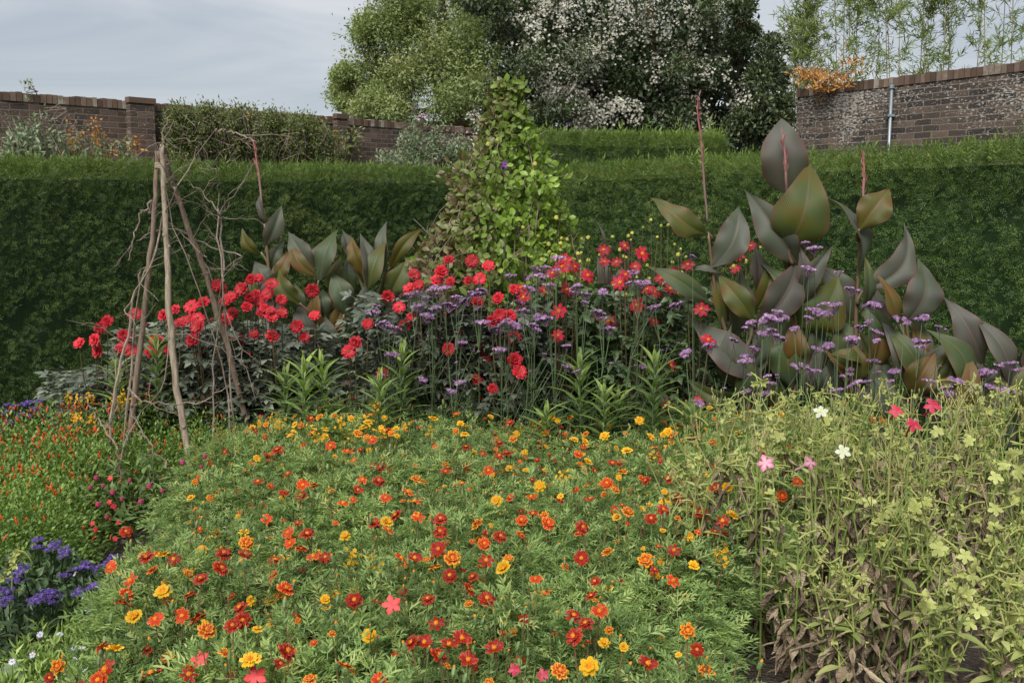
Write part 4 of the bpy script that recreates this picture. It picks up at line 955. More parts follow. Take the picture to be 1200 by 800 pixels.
for p in dplants:
    g_ = 'l' if p['px'] < 400 else ('m' if p['px'] < 610 else 'r'); li[g_] += 1
    base = W(p['px'], 240, p['D']); base[2] = 0
    nm = {'l': 'dark leaved dahlia with scarlet double flowers behind the poles, %s from left' % ORD[li[g_] - 1],
          'm': 'dark leaved scarlet dahlia, %s from left in the clump before the vine cone' % ORD[li[g_] - 1],
          'r': 'tall crimson dahlia with yellow eyes, %s from left between vine cone and cannas' % ORD[li[g_] - 1]}[g_]
    root = thing('dahlia_plant', nm, 'dahlia', base, gr[g_])
    rz = rngd.uniform(0, 6.28)
    hs_ = {'l': (.95 if p['px'] > 180 else .68), 'm': 1.16, 'r': 1.15}[g_]
    me = (DF if g_ != 'r' else DG)[rngd.integers(2)]
    if p['px'] > 850: hs_ = .8
    if 340 < p['px'] < 440: hs_ = .52
    put('foliage', me, root, (0, 0, 0), (0, 0, rz), (1.1, 1.1, hs_))
    st = MB()
    for (px, py) in p['fl']:
        D = p['D'] - .32 + (330 - py) / 100 * .12 + rngd.uniform(-.1, .12); D = min(max(D, 5.05), 6.0)
        q = W(px, py, D) - base; n = Vector((rngd.normal(0, .35), -1.0, .75 + rngd.normal(0, .3))).normalized()
        flower('flower', DAH[p['k']][rngd.integers(5)], root, q, n.to_track_quat('Z', 'Y').to_euler(), rngd.uniform(.62, .95))
        st.add(tube(smooth_path([(q[0] * .3, q[1] * .3, .3), (q[0] * .8, q[1] * .8, q[2] * .7), q - np.array(n) * .004], 6), np.linspace(.004, .0022, 6), 5, rngd.random()))
    nb = {'l': 5, 'm': 6, 'r': 13}[g_]
    for _ in range(nb):
        a = rngd.uniform(0, 6.28); r = rngd.uniform(.05, .3); zt = (.80 * hs_ if g_ != 'r' else rngd.uniform(.9, 1.42)) + rngd.uniform(-.05, .1)
        if g_ == 'l' and p['px'] < 180: zt -= .05
        q = np.array([r * math.cos(a), r * math.sin(a), zt])
        put('bud', DBUD if g_ == 'r' else DBUDR, root, q, (rngd.normal(0, .4), rngd.normal(0, .4), 0), rngd.uniform(.8, 1.4))
        st.add(tube(smooth_path([(q[0] * .4, q[1] * .4, .3), q * np.array([.8, .8, .7]), q - np.array([0, 0, .006])], 5), np.linspace(.0035, .0018, 5), 4, rngd.random()))
    st.build('flower_stalks', M_redstem, root)

# ------------------------------------------------------------------ verbena
v5 = [(285,365),(300,385),(320,365),(265,395),(240,380),(410,380),(425,385),(440,375),(245,420),(285,430),(300,425),(320,415),(130,475),(150,480),(170,490),(270,450),(340,420),(560,410),(570,435),(525,325),(590,330),(610,305),(640,300),(675,270),(510,470),(480,490),(545,480),(440,470),(620,455),(640,460),(705,545),(706,610),(735,625),(760,410),(770,385),(815,375),(735,360),(925,345),(915,315),(805,440),(820,460),(840,490),(105,440),(110,420),(340,685),(370,660),(255,650),(160,573),(945,610),(375,535),(590,365),(430,430),(385,405),(495,555),(280,460),(670,310),(620,325),(900,350),(950,345),(500,500),(615,495),(350,690),(730,380),(650,355),(215,385),(360,395),(600,480)]
v6 = [(340,505),(350,492),(300,545),(225,560),(430,460),(415,478),(385,485),(440,475),(480,510),(430,535),(385,525),(410,515),(360,570),(330,590),(335,605),(400,650),(405,672),(375,705),(335,695),(565,440),(590,445),(530,455),(520,480),(545,465),(580,465),(600,440),(543,570),(578,560),(500,620),(540,635),(520,630),(600,690),(640,630),(635,645),(640,540),(645,550),(670,505),(695,490),(715,440),(720,520),(720,545),(700,440),(710,605),(720,638),(770,635),(760,665),(800,487),(852,478),(905,508),(835,545),(850,565),(860,550),(880,665),(950,660),(965,668),(940,660),(920,685),(930,700),(1010,685),(1040,635),(1030,645),(1110,612),(1130,630),(1090,690),(1130,695),(1050,680),(985,745),(645,395),(610,345),(520,335),(510,260),(535,275),(20,375),(45,375),(70,445),(180,300),(130,440),(200,730),(500,780),(690,665),(685,700),(655,670),(390,700),(1080,620),(1060,735),(160,580),(60,450),(25,380)]
vh = [(400 + x / 2.667, 200 + y / 2.667) for x, y in v5] + [(740 + x / 2.5, 180 + y / 2.5) for x, y in v6]
rngv = np.random.default_rng(88)
vc = [455, 480, 505, 530, 560, 590, 622, 650, 680, 708, 745, 775, 810, 850, 872, 895, 918, 945, 962, 985, 1003, 1024, 1048, 1075, 1098, 1120, 1150, 1185]
vp = [dict(px=c, D=(5.15 if c < 800 else 4.75) + rngv.uniform(-.15, .15), fl=[]) for c in vc]
for (px, py) in vh: min(vp, key=lambda p: abs(p['px'] - px))['fl'].append((px, py))
iv = [0, 0]
for p in vp:
    if not p['fl']: continue
    base = W(p['px'], 240, p['D']); base[2] = 0; sd_ = 0 if p['px'] < 800 else 1; iv[sd_] += 1
    lab = ('airy purple verbena, %s from left among the dahlias' if sd_ == 0 else 'airy purple verbena, %s from left in front of the tall cannas') % ORD[iv[sd_] - 1]
    root = thing('verbena_plant', lab, 'verbena', base, 'purple verbenas in front of the dahlias and cannas')
    st = MB(); fol = MB(); nmain = max(1, len(p['fl']) // 3)
    fl = sorted(p['fl']); lance = diamond(.12, .2, .4)
    for g0 in range(nmain):
        sub = fl[g0::nmain]; qs = [W(x, y, p['D'] + rngv.uniform(-.2, .2)) - base for x, y in sub]
        zf = min(q[2] for q in qs) - .18; cx = np.mean([q[0] for q in qs]); foot = np.array([rngv.normal(0, .05), rngv.normal(0, .05), 0]); fork = np.array([cx * .8, 0, max(.35, zf)])
        st.add(tube(smooth_path([foot, (foot + fork) / 2 + rngv.normal(0, .02, 3), fork], 8), np.linspace(.0026, .0020, 8), 4, .5))
        for q in qs:
            st.add(tube(smooth_path([fork, fork * .45 + q * .55 + np.array([0, 0, -.03]), q - np.array([0, 0, .02])], 6), np.linspace(.0021, .0014, 6), 4, rngv.random()))
            put('flower_head', VERB[rngv.integers(5)], root, q, (rngv.normal(.15, .2), rngv.normal(0, .2), rngv.uniform(0, 6.28)), rngv.uniform(.7, 1.35))
        for _ in range(13):
            t_ = rngv.uniform(.15, .9); c = foot * (1 - t_) + fork * t_; a = rngv.uniform(0, 6.28)
            e = c + np.array([math.cos(a) * .12, math.sin(a) * .12, .2])
            st.add(tube([c, e], .0016, 3)); fol.add(lance, frames((math.cos(a), math.sin(a), .4), (0, 0, 1)), c, .5, rngv.uniform(.05, .10))
            if rngv.random() < .4 and e[2] > .7: put('flower_head', VERB[rngv.integers(5)], root, e, (rngv.normal(0, .2), 0, rngv.uniform(0, 6)), rngv.uniform(.25, .45))
    st.build('stems', M_vstem, root); fol.build('leaves', M_lance, root)

# ------------------------------------------------------------------ cannas
def canna_mat():
    m, t, b, out = base_mat('canna_leaf'); L = t.links.new
    at = N(t, 'ShaderNodeAttribute', attribute_name='tint'); sx = N(t, 'ShaderNodeSeparateXYZ'); L(at.outputs['Vector'], sx.inputs[0])
    r = N(t, 'ShaderNodeValToRGB'); ramp(r, [(0, (.080, .070, .062)), (.3, (.072, .088, .062)), (.5, (.048, .078, .028)), (.75, (.075, .085, .016)), (1, (.12, .066, .015))])
    # veins run from the midrib obliquely to the margin
    v = N(t, 'ShaderNodeMath', operation='MULTIPLY_ADD'); v.inputs[1].default_value = -.30; L(sx.outputs[1], v.inputs[0]); L(sx.outputs[2], v.inputs[2])
    f = N(t, 'ShaderNodeMath', operation='MULTIPLY'); f.inputs[1].default_value = 210; L(v.outputs[0], f.inputs[0])
    s = N(t, 'ShaderNodeMath', operation='SINE'); L(f.outputs[0], s.inputs[0])
    nz = N(t, 'ShaderNodeTexNoise'); nz.inputs['Scale'].default_value = 7; nz.inputs['Detail'].default_value = 3; tcn = N(t, 'ShaderNodeTexCoord'); L(tcn.outputs['Object'], nz.inputs['Vector'])
    a1 = N(t, 'ShaderNodeMath', operation='MULTIPLY_ADD'); a1.inputs[1].default_value = .9; L(nz.outputs['Fac'], a1.inputs[0]); a1.inputs[2].default_value = -.45
    a2 = N(t, 'ShaderNodeMath', operation='ADD'); L(a1.outputs[0], a2.inputs[0]); L(sx.outputs[0], a2.inputs[1])
    a3 = N(t, 'ShaderNodeMath', operation='MULTIPLY_ADD'); a3.inputs[1].default_value = .04; L(s.outputs[0], a3.inputs[0]); L(a2.outputs[0], a3.inputs[2]); L(a3.outputs[0], r.inputs[0])
    e = N(t, 'ShaderNodeMapRange'); e.inputs[1].default_value = .72; e.inputs[2].default_value = 1.05; e.inputs[4].default_value = .5; L(sx.outputs[1], e.inputs[0])
    mx_ = N(t, 'ShaderNodeMixRGB'); L(e.outputs[0], mx_.inputs[0]); L(r.outputs[0], mx_.inputs[1]); mx_.inputs[2].default_value = (.15, .05, .045, 1)
    mr = N(t, 'ShaderNodeMapRange'); mr.inputs[1].default_value = .055; mr.inputs[2].default_value = .02; mr.inputs[4].default_value = .45; L(sx.outputs[1], mr.inputs[0])
    m2 = N(t, 'ShaderNodeMixRGB'); L(mr.outputs[0], m2.inputs[0]); L(mx_.outputs[0], m2.inputs[1]); m2.inputs[2].default_value = (.19, .10, .07, 1)
    L(m2.outputs[0], b.inputs['Base Color']); b.inputs['Roughness'].default_value = .5; b.inputs['Specular IOR Level'].default_value = .35
    bp = N(t, 'ShaderNodeBump'); bp.inputs['Strength'].default_value = .18; bp.inputs['Distance'].default_value = .003; L(s.outputs[0], bp.inputs['Height']); L(bp.outputs[0], b.inputs['Normal'])
    tr = N(t, 'ShaderNodeBsdfTranslucent'); g1 = N(t, 'ShaderNodeMixRGB', blend_type='MULTIPLY'); g1.inputs[0].default_value = 1; g1.inputs[2].default_value = (1.6, 1.5, .5, 1)
    L(m2.outputs[0], g1.inputs[1]); L(g1.outputs[0], tr.inputs[0])
    ms = N(t, 'ShaderNodeMixShader'); ms.inputs[0].default_value = .32; L(b.outputs[0], ms.inputs[1]); L(tr.outputs[0], ms.inputs[2]); L(ms.outputs[0], out.inputs[0])
    return m
M_canna = canna_mat()
TY = {'p': .10, 'g': .26, 'n': .5, 'o': .72, 'r': .9}
def canna_leaf(parent, origin, bx, by, tx, ty, w, kind, D, stem_xy=None, bow=0.0, lean=0.0, fold=.35, yaw=0.0, rng=RNG, wave=.05, tipc=.1):
    yaw = yaw + rng.uniform(-.55, .55) if w < 58 else yaw
    """a leaf with its base and tip placed in the world; bow = sideways bulge (fraction), lean = tip nearer (-) or farther (+) in metres"""
    B = W(bx, by, D) - origin; E = W(tx, ty, D + lean) - origin
    Lf = np.linalg.norm(E - B); wd = w / F * D * (.74 if w < 58 else .93); d = norm(E - B)
    nrm = norm(np.array([math.sin(yaw), -math.cos(yaw), .25])); side = norm(np.cross(d, nrm)); nrm = np.cross(side, d)
    nu, nv = 25, 13; V = []; A = []; q = []
    ph, ph2 = rng.uniform(0, 6.28, 2); f0 = rng.uniform(1.6, 3.2); bow += rng.normal(0, .03); tipc += rng.uniform(.0, .25)
    flat = w >= 58
    fl_, fr_ = (.12, .22) if flat else ((rng.uniform(.05, .35), rng.uniform(.35, 1.15)) if rng.random() < .5 else (rng.uniform(.35, 1.15), rng.uniform(.05, .35)))
    fl_ += fold * .25; fr_ += fold * .25; twist = rng.normal(0, .35) * (0 if flat else 1)
    for i in range(nu):
        t = i / (nu - 1)
        c = B + (E - B) * t + side * (bow * Lf * math.sin(math.pi * t) + .015 * Lf * math.sin(5 * t + ph)) + nrm * Lf * (.13 * math.sin(math.pi * t) - tipc * t ** 3.5)
        hw = wd * .60 * ((math.sin(math.pi * t ** .76) ** .85 * .84 if flat else math.sin(math.pi * t ** .92) ** 1.22) if 0 < t < 1 else 0) * (1 + .05 * math.sin(9 * t + ph)) + .0035 * (1 - t) + .0006
        ct, sn = math.cos(twist * (t - .4)), math.sin(twist * (t - .4)); sd2 = side * ct + nrm * sn; nr2 = nrm * ct - side * sn
        for j in range(nv):
            s = -1 + 2 * j / (nv - 1); m = abs(s); phi = (fl_ if s < 0 else fr_) * (1.25 - .7 * t)
            a_ = phi - m * .55 * (1.2 - t)             # the blade arches out from the rib and droops to the margin
            zz = hw * m * math.sin(a_) + wave * 1.3 * wd * m ** 2 * math.sin(f0 * 6.28 * t + (ph if s > 0 else ph2))
            V.append(c + sd2 * math.copysign(hw * m * math.cos(a_), s) + nr2 * zz); A.append((TY[kind] + .12 * (t - .5), m, t))
    for i in range(nu - 1):
        for j in range(nv - 1):
            a = i * nv + j; q.append((a, a + 1, a + nv + 1, a + nv))
    b = MB(); b.add(T(V, (), q, A))
    # rib standing proud under the leaf
    cl = [np.array(V[i * nv + nv // 2]) - nrm * .0008 for i in range(nu)]
    o = b.build('leaf', M_canna, parent, smooth=True)
    if stem_xy is not None:
        s0 = W(stem_xy[0], stem_xy[1], D + .02) - origin
        MB().add(tube(smooth_path([s0, B + (s0 - B) * .3 - d * .02, B + d * .01], 6), np.linspace(.011, .006, 6), 6, rng.random())).build('leaf_stalk', M_canstem, o, smooth=True)
    return o
def canna(label, px, D, stem, leaves, spike=None, group='bronze leaved cannas', seed=0, sdd=0.0):
    fill = 0 if seed == 10 else (8 if seed < 4 else 6)
    rng = np.random.default_rng(seed)
    base = W(px, 240, D); base[2] = 0
    root = thing('canna_plant', label, 'canna', base, group)
    pts = [np.array([0, 0, 0])] + [W(x, y, D) - base for x, y in stem]
    MB().add(tube(smooth_path(pts, 16), np.linspace(.016, .007, 16), 8, .4)).build('stem', M_canstem, root, smooth=True)
    if spike:
        sp = [W(x, y, D + sdd * min(1, i)) - base for i, (x, y) in enumerate(spike)]; b = MB(); path = smooth_path(sp, 14); path[2:] += np.cumsum(rng.normal(0, .0022, (12, 3)), 0)
        b.add(tube(path, np.concatenate([np.linspace(.0055, .006, 8), np.linspace(.0065, .002, 6)]) * rng.uniform(.85, 1.2, 14), 7, .3))
        for i in range(6, 14):      # overlapping bud scales
            for k in range(2):
                a = rng.uniform(0, 6.28); dr = norm(path[min(i + 1, 13)] - path[i - 1])
                b.add(ovate(.35, .3, -.1, 2), frames(dr + np.array([math.cos(a), math.sin(a), 0]) * .16, (math.cos(a), math.sin(a), 0)), path[i] + np.array([math.cos(a), math.sin(a), 0]) * .005, rng.random(), rng.uniform(.025, .055))
        b.build('flower_spike', M_spike, root, smooth=True)
    for lf in leaves:
        kw = dict(lf[6]) if len(lf) > 6 else {}
        dd = kw.pop('dd', 0.0)
        canna_leaf(root, base, *lf[:6], D + dd, rng=rng, **kw)
    # younger leaves sheathing the stem lower down, all round the plant
    top = pts[-1][2]; sx = smooth_path(pts, 30)
    for k in range(fill):
        z0 = top * rng.uniform(.22, .72); p0 = sx[int(np.argmin(abs(sx[:, 2] - z0)))] + base; a = k * 2.4 + rng.uniform(-.4, .4)
        out = np.array([math.cos(a), math.sin(a) * .8, 0]); L_ = rng.uniform(.30, .44) * (.8 if D > 5.8 else 1); lean_ = rng.uniform(.25, .7)
        e = p0 + (out * lean_ + np.array([0, 0, 1])) * L_ / math.hypot(1, lean_); b0 = p0 + out * .03 + np.array([0, 0, .02])
        bx, by = P(b0); tx, ty = P(e)
        canna_leaf(root, base, bx, by, tx, ty, rng.uniform(.10, .145) / D * F, rng.choice(list('gnopnrg')), b0[1], lean=e[1] - b0[1], fold=.4, bow=rng.uniform(-.08, .08), rng=rng)
    return root
GR = 'tall bronze cannas on the right'; GL = 'bronze cannas behind the scarlet dahlias'
canna('tall bronze canna with a long reddish spike, left of the largest canna', 880, 5.35, [(868, 460), (850, 388), (838, 340), (830, 272)], [
    (831, 274, 770, 226, 34, 'o', dict(bow=-.16, fold=.5, stem_xy=(832, 280), lean=-.05)),
    (832, 314, 868, 240, 46, 'g', dict(bow=.1, fold=.3, yaw=.2, stem_xy=(833, 322))),
    (832, 352, 762, 309, 26, 'n', dict(bow=-.14, fold=.6, stem_xy=(836, 358))),
    (845, 319, 806, 314, 9, 'g', dict(fold=.3, bow=.05)),
    (882, 378, 843, 322, 34, 'o', dict(bow=.04, fold=.5, dd=-.06, stem_xy=(868, 420))),
    (858, 398, 876, 316, 44, 'g', dict(bow=-.05, fold=.3, dd=.08, stem_xy=(855, 410))),
    (893, 448, 816, 374, 50, 'p', dict(bow=-.05, fold=.5, dd=-.05, stem_xy=(880, 470))),
    (872, 462, 808, 440, 24, 'n', dict(bow=-.2, fold=.7, dd=-.08, stem_xy=(874, 480))),
    (862, 440, 850, 384, 34, 'p', dict(fold=.4, dd=.12)),
], [(829, 262), (824, 185), (819, 114)], GR, 1)
canna('largest bronze canna, its broad topmost leaf standing above every other leaf', 925, 5.45, [(930, 470), (932, 380), (928, 300), (923, 222)], [
    (922, 226, 918, 138, 60, 'p', dict(fold=.12, yaw=-.1, wave=.03, tipc=-.05)),
    (925, 288, 957, 203, 72, 'o', dict(fold=.25, bow=-.08, dd=-.08, tipc=.35, lean=-.12, stem_xy=(929, 310))),
    (938, 314, 874, 224, 46, 'g', dict(bow=.08, fold=.35, dd=-.03, stem_xy=(930, 330))),
    (888, 380, 937, 304, 52, 'p', dict(bow=.05, fold=.4, dd=-.1, stem_xy=(900, 430))),
    (932, 384, 982, 326, 62, 'o', dict(bow=.12, fold=.4, dd=.02, lean=-.1, stem_xy=(932, 410))),
    (885, 366, 908, 306, 30, 'o', dict(fold=.5, dd=.05)),
    (888, 345, 889, 288, 28, 'p', dict(fold=.4, dd=.12)),
    (926, 456, 926, 372, 56, 'n', dict(fold=.3, dd=-.02, stem_xy=(930, 480))),
    (948, 440, 962, 372, 44, 'g', dict(fold=.4, dd=.05)),
    (900, 470, 880, 400, 40, 'p', dict(fold=.4, dd=.08)),
    (935, 320, 942, 268, 28, 'p', dict(fold=.4, dd=.1)), (915, 430, 905, 350, 40, 'n', dict(fold=.4, dd=.15)), (945, 400, 955, 330, 36, 'p', dict(fold=.4, dd=.18)), (905, 480, 912, 420, 36, 'o', dict(fold=.4, dd=.05)),
], [(923, 250), (923, 215), (922, 185), (920, 160)], GR, 2, sdd=-.11)
canna('bronze canna with a dark spike and upright orange leaf, right of the largest canna', 1005, 5.4, [(1003, 470), (1003, 375), (1006, 320), (1009, 264)], [
    (1006, 270, 1042, 218, 42, 'r', dict(bow=.06, fold=.45, dd=-.05, stem_xy=(1007, 282))),
    (1005, 326, 973, 228, 54, 'g', dict(bow=.06, fold=.35, stem_xy=(1005, 335))),
    (1010, 342, 1071, 264, 40, 'g', dict(bow=.14, fold=.35, dd=-.04, stem_xy=(1005, 356))),
    (1000, 378, 956, 306, 34, 'g', dict(bow=.1, fold=.4, dd=.08, stem_xy=(1003, 392))),
    (1045, 412, 1008, 350, 32, 'n', dict(bow=.06, fold=.5, dd=-.05, stem_xy=(1010, 440))),
    (990, 428, 990, 372, 44, 'n', dict(fold=.25, dd=.02, stem_xy=(1003, 445))),
    (1018, 480, 1036, 408, 36, 'g', dict(fold=.4, dd=-.05)),
    (985, 470, 962, 412, 40, 'g', dict(fold=.4, dd=.1)),
    (1010, 425, 975, 412, 22, 'o', dict(fold=.5, dd=-.1)),
    (1030, 395, 1030, 335, 26, 'p', dict(fold=.5, dd=.1)), (1020, 450, 1008, 385, 36, 'o', dict(fold=.4, dd=.12)), (998, 500, 985, 440, 36, 'n', dict(fold=.4, dd=.05)),
], [(1009, 262), (1010, 225), (1010, 186)], GR, 3)
canna('shorter bronze canna with a glowing orange leaf low at its foot', 1066, 5.25, [(1068, 480), (1066, 420), (1062, 375)], [
    (1055, 382, 1036, 320, 28, 'r', dict(bow=-.08, fold=.5, dd=-.04, stem_xy=(1064, 400))),
    (1058, 380, 1083, 303, 50, 'g', dict(bow=.08, fold=.3, dd=.03, stem_xy=(1064, 400))),
    (1074, 462, 1048, 378, 36, 'n', dict(bow=.06, fold=.4, dd=-.06, stem_xy=(1068, 475))),
    (1070, 466, 1100, 416, 44, 'r', dict(bow=-.1, fold=.5, dd=-.12, stem_xy=(1068, 480), lean=-.08)),
    (1066, 440, 1056, 392, 30, 'p', dict(fold=.4, dd=.1)), (1048, 500, 1030, 440, 38, 'g', dict(fold=.4)),
    (1095, 500, 1120, 446, 34, 'p', dict(fold=.4)), (1080, 440, 1075, 370, 34, 'n', dict(fold=.4, dd=.15)), (1085, 490, 1070, 430, 34, 'g', dict(fold=.4, dd=.1)),
], None, GR, 4)
canna('low bronze canna with long narrow upright leaves near the right edge', 1135, 5.1, [(1138, 490), (1138, 440)], [
    (1130, 464, 1098, 384, 38, 'n', dict(bow=.08, fold=.45, stem_xy=(1138, 480))),
    (1152, 428, 1110, 351, 38, 'p', dict(bow=.1, fold=.35, dd=.1, stem_xy=(1142, 460))),
    (1150, 450, 1192, 412, 22, 'g', dict(bow=.15, fold=.5, stem_xy=(1140, 470))),
    (1125, 470, 1120, 410, 30, 'n', dict(fold=.4, dd=.06)), (1160, 500, 1130, 460, 30, 'o', dict(fold=.4, dd=-.05)),
    (1140, 500, 1095, 480, 30, 'g', dict(fold=.5)),
], None, GR, 5)
canna('low canna with purplish upright leaves and a copper leaf, farthest right', 1180, 5.1, [(1182, 500), (1180, 440)], [
    (1182, 454, 1150, 370, 34, 'p', dict(bow=.1, fold=.45, stem_xy=(1181, 470))),
    (1176, 480, 1196, 420, 30, 'n', dict(bow=-.06, fold=.4, dd=.05)),
    (1150, 532, 1188, 488, 40, 'r', dict(bow=-.05, fold=.4, dd=-.08, stem_xy=(1165, 550))),
    (1190, 462, 1236, 430, 30, 'g', dict(bow=.1, fold=.5)), (1168, 520, 1152, 470, 34, 'g', dict(fold=.4, dd=.05)), (1200, 440, 1215, 380, 30, 'p', dict(fold=.4, dd=.1)),
], None, GR, 6)
canna('slim canna with a tall pink spike just right of the bare poles', 318, 6.1, [(318, 400), (316, 330), (310, 262)], [
    (313, 262, 299, 228, 15, 'p', dict(fold=.6, bow=.05)),
    (312, 290, 329, 240, 24, 'g', dict(fold=.3, bow=.08, stem_xy=(314, 296))),
    (307, 297, 281, 268, 18, 'o', dict(fold=.5, bow=-.06, stem_xy=(315, 312))),
    (318, 342, 296, 305, 26, 'g', dict(fold=.4, stem_xy=(317, 350))),
    (318, 318, 331, 281, 19, 'g', dict(fold=.4, dd=.05)),
    (323, 334, 340, 292, 19, 'r', dict(fold=.5, dd=-.04, stem_xy=(318, 345))),
    (320, 372, 305, 340, 24, 'p', dict(fold=.4)), (324, 376, 338, 340, 22, 'g', dict(fold=.4)),
], [(308, 250), (304, 205), (299, 160)], GL, 7)
canna('leafy green bronze canna, middle one of three behind the scarlet dahlias', 372, 6.0, [(378, 405), (374, 360), (368, 325)], [
    (352, 356, 326, 316, 30, 'o', dict(fold=.5, bow=-.08, dd=-.08, stem_xy=(372, 370))),
    (367, 322, 335, 272, 28, 'g', dict(fold=.4, bow=.06, stem_xy=(370, 336))),
    (371, 324, 339, 284, 20, 'r', dict(fold=.5, bow=-.08, dd=-.05)),
    (373, 330, 386, 266, 30, 'n', dict(fold=.25, bow=.06, dd=-.05, stem_xy=(372, 345))),
    (364, 325, 372, 282, 18, 'p', dict(fold=.5, dd=.06)),
    (404, 370, 389, 318, 32, 'n', dict(fold=.35, dd=-.08, stem_xy=(382, 392))),
    (380, 372, 377, 338, 24, 'n', dict(fold=.4)),
    (398, 408, 376, 372, 26, 'p', dict(fold=.4, dd=-.12, stem_xy=(380, 400))),
    (356, 370, 344, 330, 22, 'n', dict(fold=.4, dd=.05)), (366, 400, 350, 352, 30, 'p', dict(fold=.4)),
    (390, 345, 398, 300, 20, 'o', dict(fold=.5, dd=.05)),
], None, GL, 8)
canna('broad leaved canna with copper tinted leaves, rightmost of the three behind the scarlet dahlias', 430, 6.0, [(432, 410), (432, 370), (434, 340)], [
    (415, 308, 404, 268, 26, 'g', dict(fold=.5, bow=-.1, dd=.05, stem_xy=(428, 345))),
    (424, 322, 408, 277, 22, 'r', dict(fold=.5, bow=.05)),
    (430, 342, 426, 273, 28, 'g', dict(fold=.4, bow=.05, dd=-.06, stem_xy=(432, 360))),
    (432, 342, 450, 281, 28, 'o', dict(fold=.45, bow=-.04, dd=-.08, stem_xy=(433, 360))),
    (451, 320, 446, 259, 19, 'g', dict(fold=.5, bow=-.04, dd=.04, stem_xy=(440, 350))),
    (456, 314, 495, 268, 20, 'r', dict(fold=.5, bow=-.06, stem_xy=(444, 350))),
    (456, 347, 474, 304, 32, 'o', dict(fold=.4, bow=.06, dd=-.04, stem_xy=(440, 365))),
    (426, 376, 426, 336, 32, 'p', dict(fold=.4, dd=-.1, stem_xy=(432, 388))),
    (406, 372, 400, 324, 24, 'n', dict(fold=.4, stem_xy=(425, 395))),
    (445, 385, 462, 345, 28, 'p', dict(fold=.4)), (415, 340, 404, 300, 20, 'n', dict(fold=.4, dd=.08)), (440, 400, 420, 372, 26, 'g', dict(fold=.4, dd=-.1)),
], None, GL, 9)
# purple pencil-thin canna spike behind the dahlias
canna('young canna with a furled mauve leaf tip rising from the crimson dahlias', 708, 5.9, [(708, 400), (706, 320), (704, 292)], [
    (707, 300, 702, 258, 8, 'p', dict(fold=1.0)), (712, 345, 705, 300, 20, 'p', dict(fold=.6)), (716, 352, 728, 312, 14, 'p', dict(fold=.6)),
], None, GR, 10)

# ------------------------------------------------------------------ lance leaved green plants
def lance_mesh(seed, H=.7):
    rng = np.random.default_rng(seed); b = MB(); st = MB()
    lf = ovate(.17, .35, .45, 4, peak=.4)
    n = 64
    for i in range(n):
        t = .12 + .88 * i / n; a = i * 2.4; up = .6 + 1.4 * t ** 3 + rng.normal(0, .12); z = H * t * .9
        L_ = (.185 * (1 - .4 * t) if t > .3 else .16) * rng.uniform(.85, 1.1)
        b.add(lf, frames((math.cos(a), math.sin(a), up), (0, 0, 1)), np.array([math.cos(a) * .005, math.sin(a) * .005, z]), .25 + .6 * t ** 3 + rng.uniform(-.12, .12), L_)
    for k in range(7):
        a = k * .9; b.add(lf, frames((math.cos(a) * .35, math.sin(a) * .35, 1), (math.cos(a), math.sin(a), .3)), np.array([0, 0, H * .9]), .95, .07)
    st.add(tube([(0, 0, 0), (.01, 0, H * .5), (0, 0, H * .93)], [.006, .005, .003], 6, .2))
    return b.mesh('lance_foliage', M_lance), st.mesh('lance_stem', M_vstem)
LM = [lance_mesh(60 + i) for i in range(4)]
rngl = np.random.default_rng(99)
LP = [('clump of three upright lance leaved stems below the leftmost cannas', [(333, 425, 5.1), (355, 412, 5.0), (377, 410, 5.05)]),
      ('single light green lance leaved plant just left of the centre purple verbena', [(444, 432, 4.95)]),
      ('taller lance leaved plant standing against the dark dahlia foliage below the verbena', [(470, 398, 5.15)]),
      ('short lance leaved plant at the edge of the marigolds, below the cannas', [(382, 480, 4.9)]),
      ('lance leaved plant with bright tip below the crimson dahlias, left of a pair', [(679, 408, 5.0)]),
      ('lower lance leaved plant between two taller ones below the crimson dahlias', [(708, 445, 4.9), (725, 452, 5.05)]),
      ('lance leaved plant below the crimson dahlias, nearest the tall cannas', [(767, 405, 5.0)]),
      ('small lance leaved plant at the marigold edge under the scarlet dahlias, right of centre', [(640, 470, 4.9)]),
      ('small lance leaved plant glimpsed between the first and second poles', [(182, 385, 5.3)]),
      ('small lance leaved plant at the left foot of the scarlet dahlias', [(136, 415, 5.3)]),
      ('small lance leaved plant low between the cannas and the verbena', [(812, 470, 4.95)])]
for lab, st in LP:
    b0 = W(st[0][0], 240, st[0][2]); b0[2] = 0
    root = thing('lance_leaf_plant', lab, 'plant', b0, 'lance leaved green plants behind the marigolds')
    for (px, py, D) in st:
        q = W(px, py, D) - b0; h = q[2] / .70; me = LM[rngl.integers(4)]; rz = rngl.uniform(0, 6.28)
        f = put('leafy_stem', me[1], root, (q[0], q[1], 0), (0, 0, rz), (1, 1, h))
        put('foliage', me[0], f, (0, 0, 0), (0, 0, 0), (1.25, 1.25, 1))
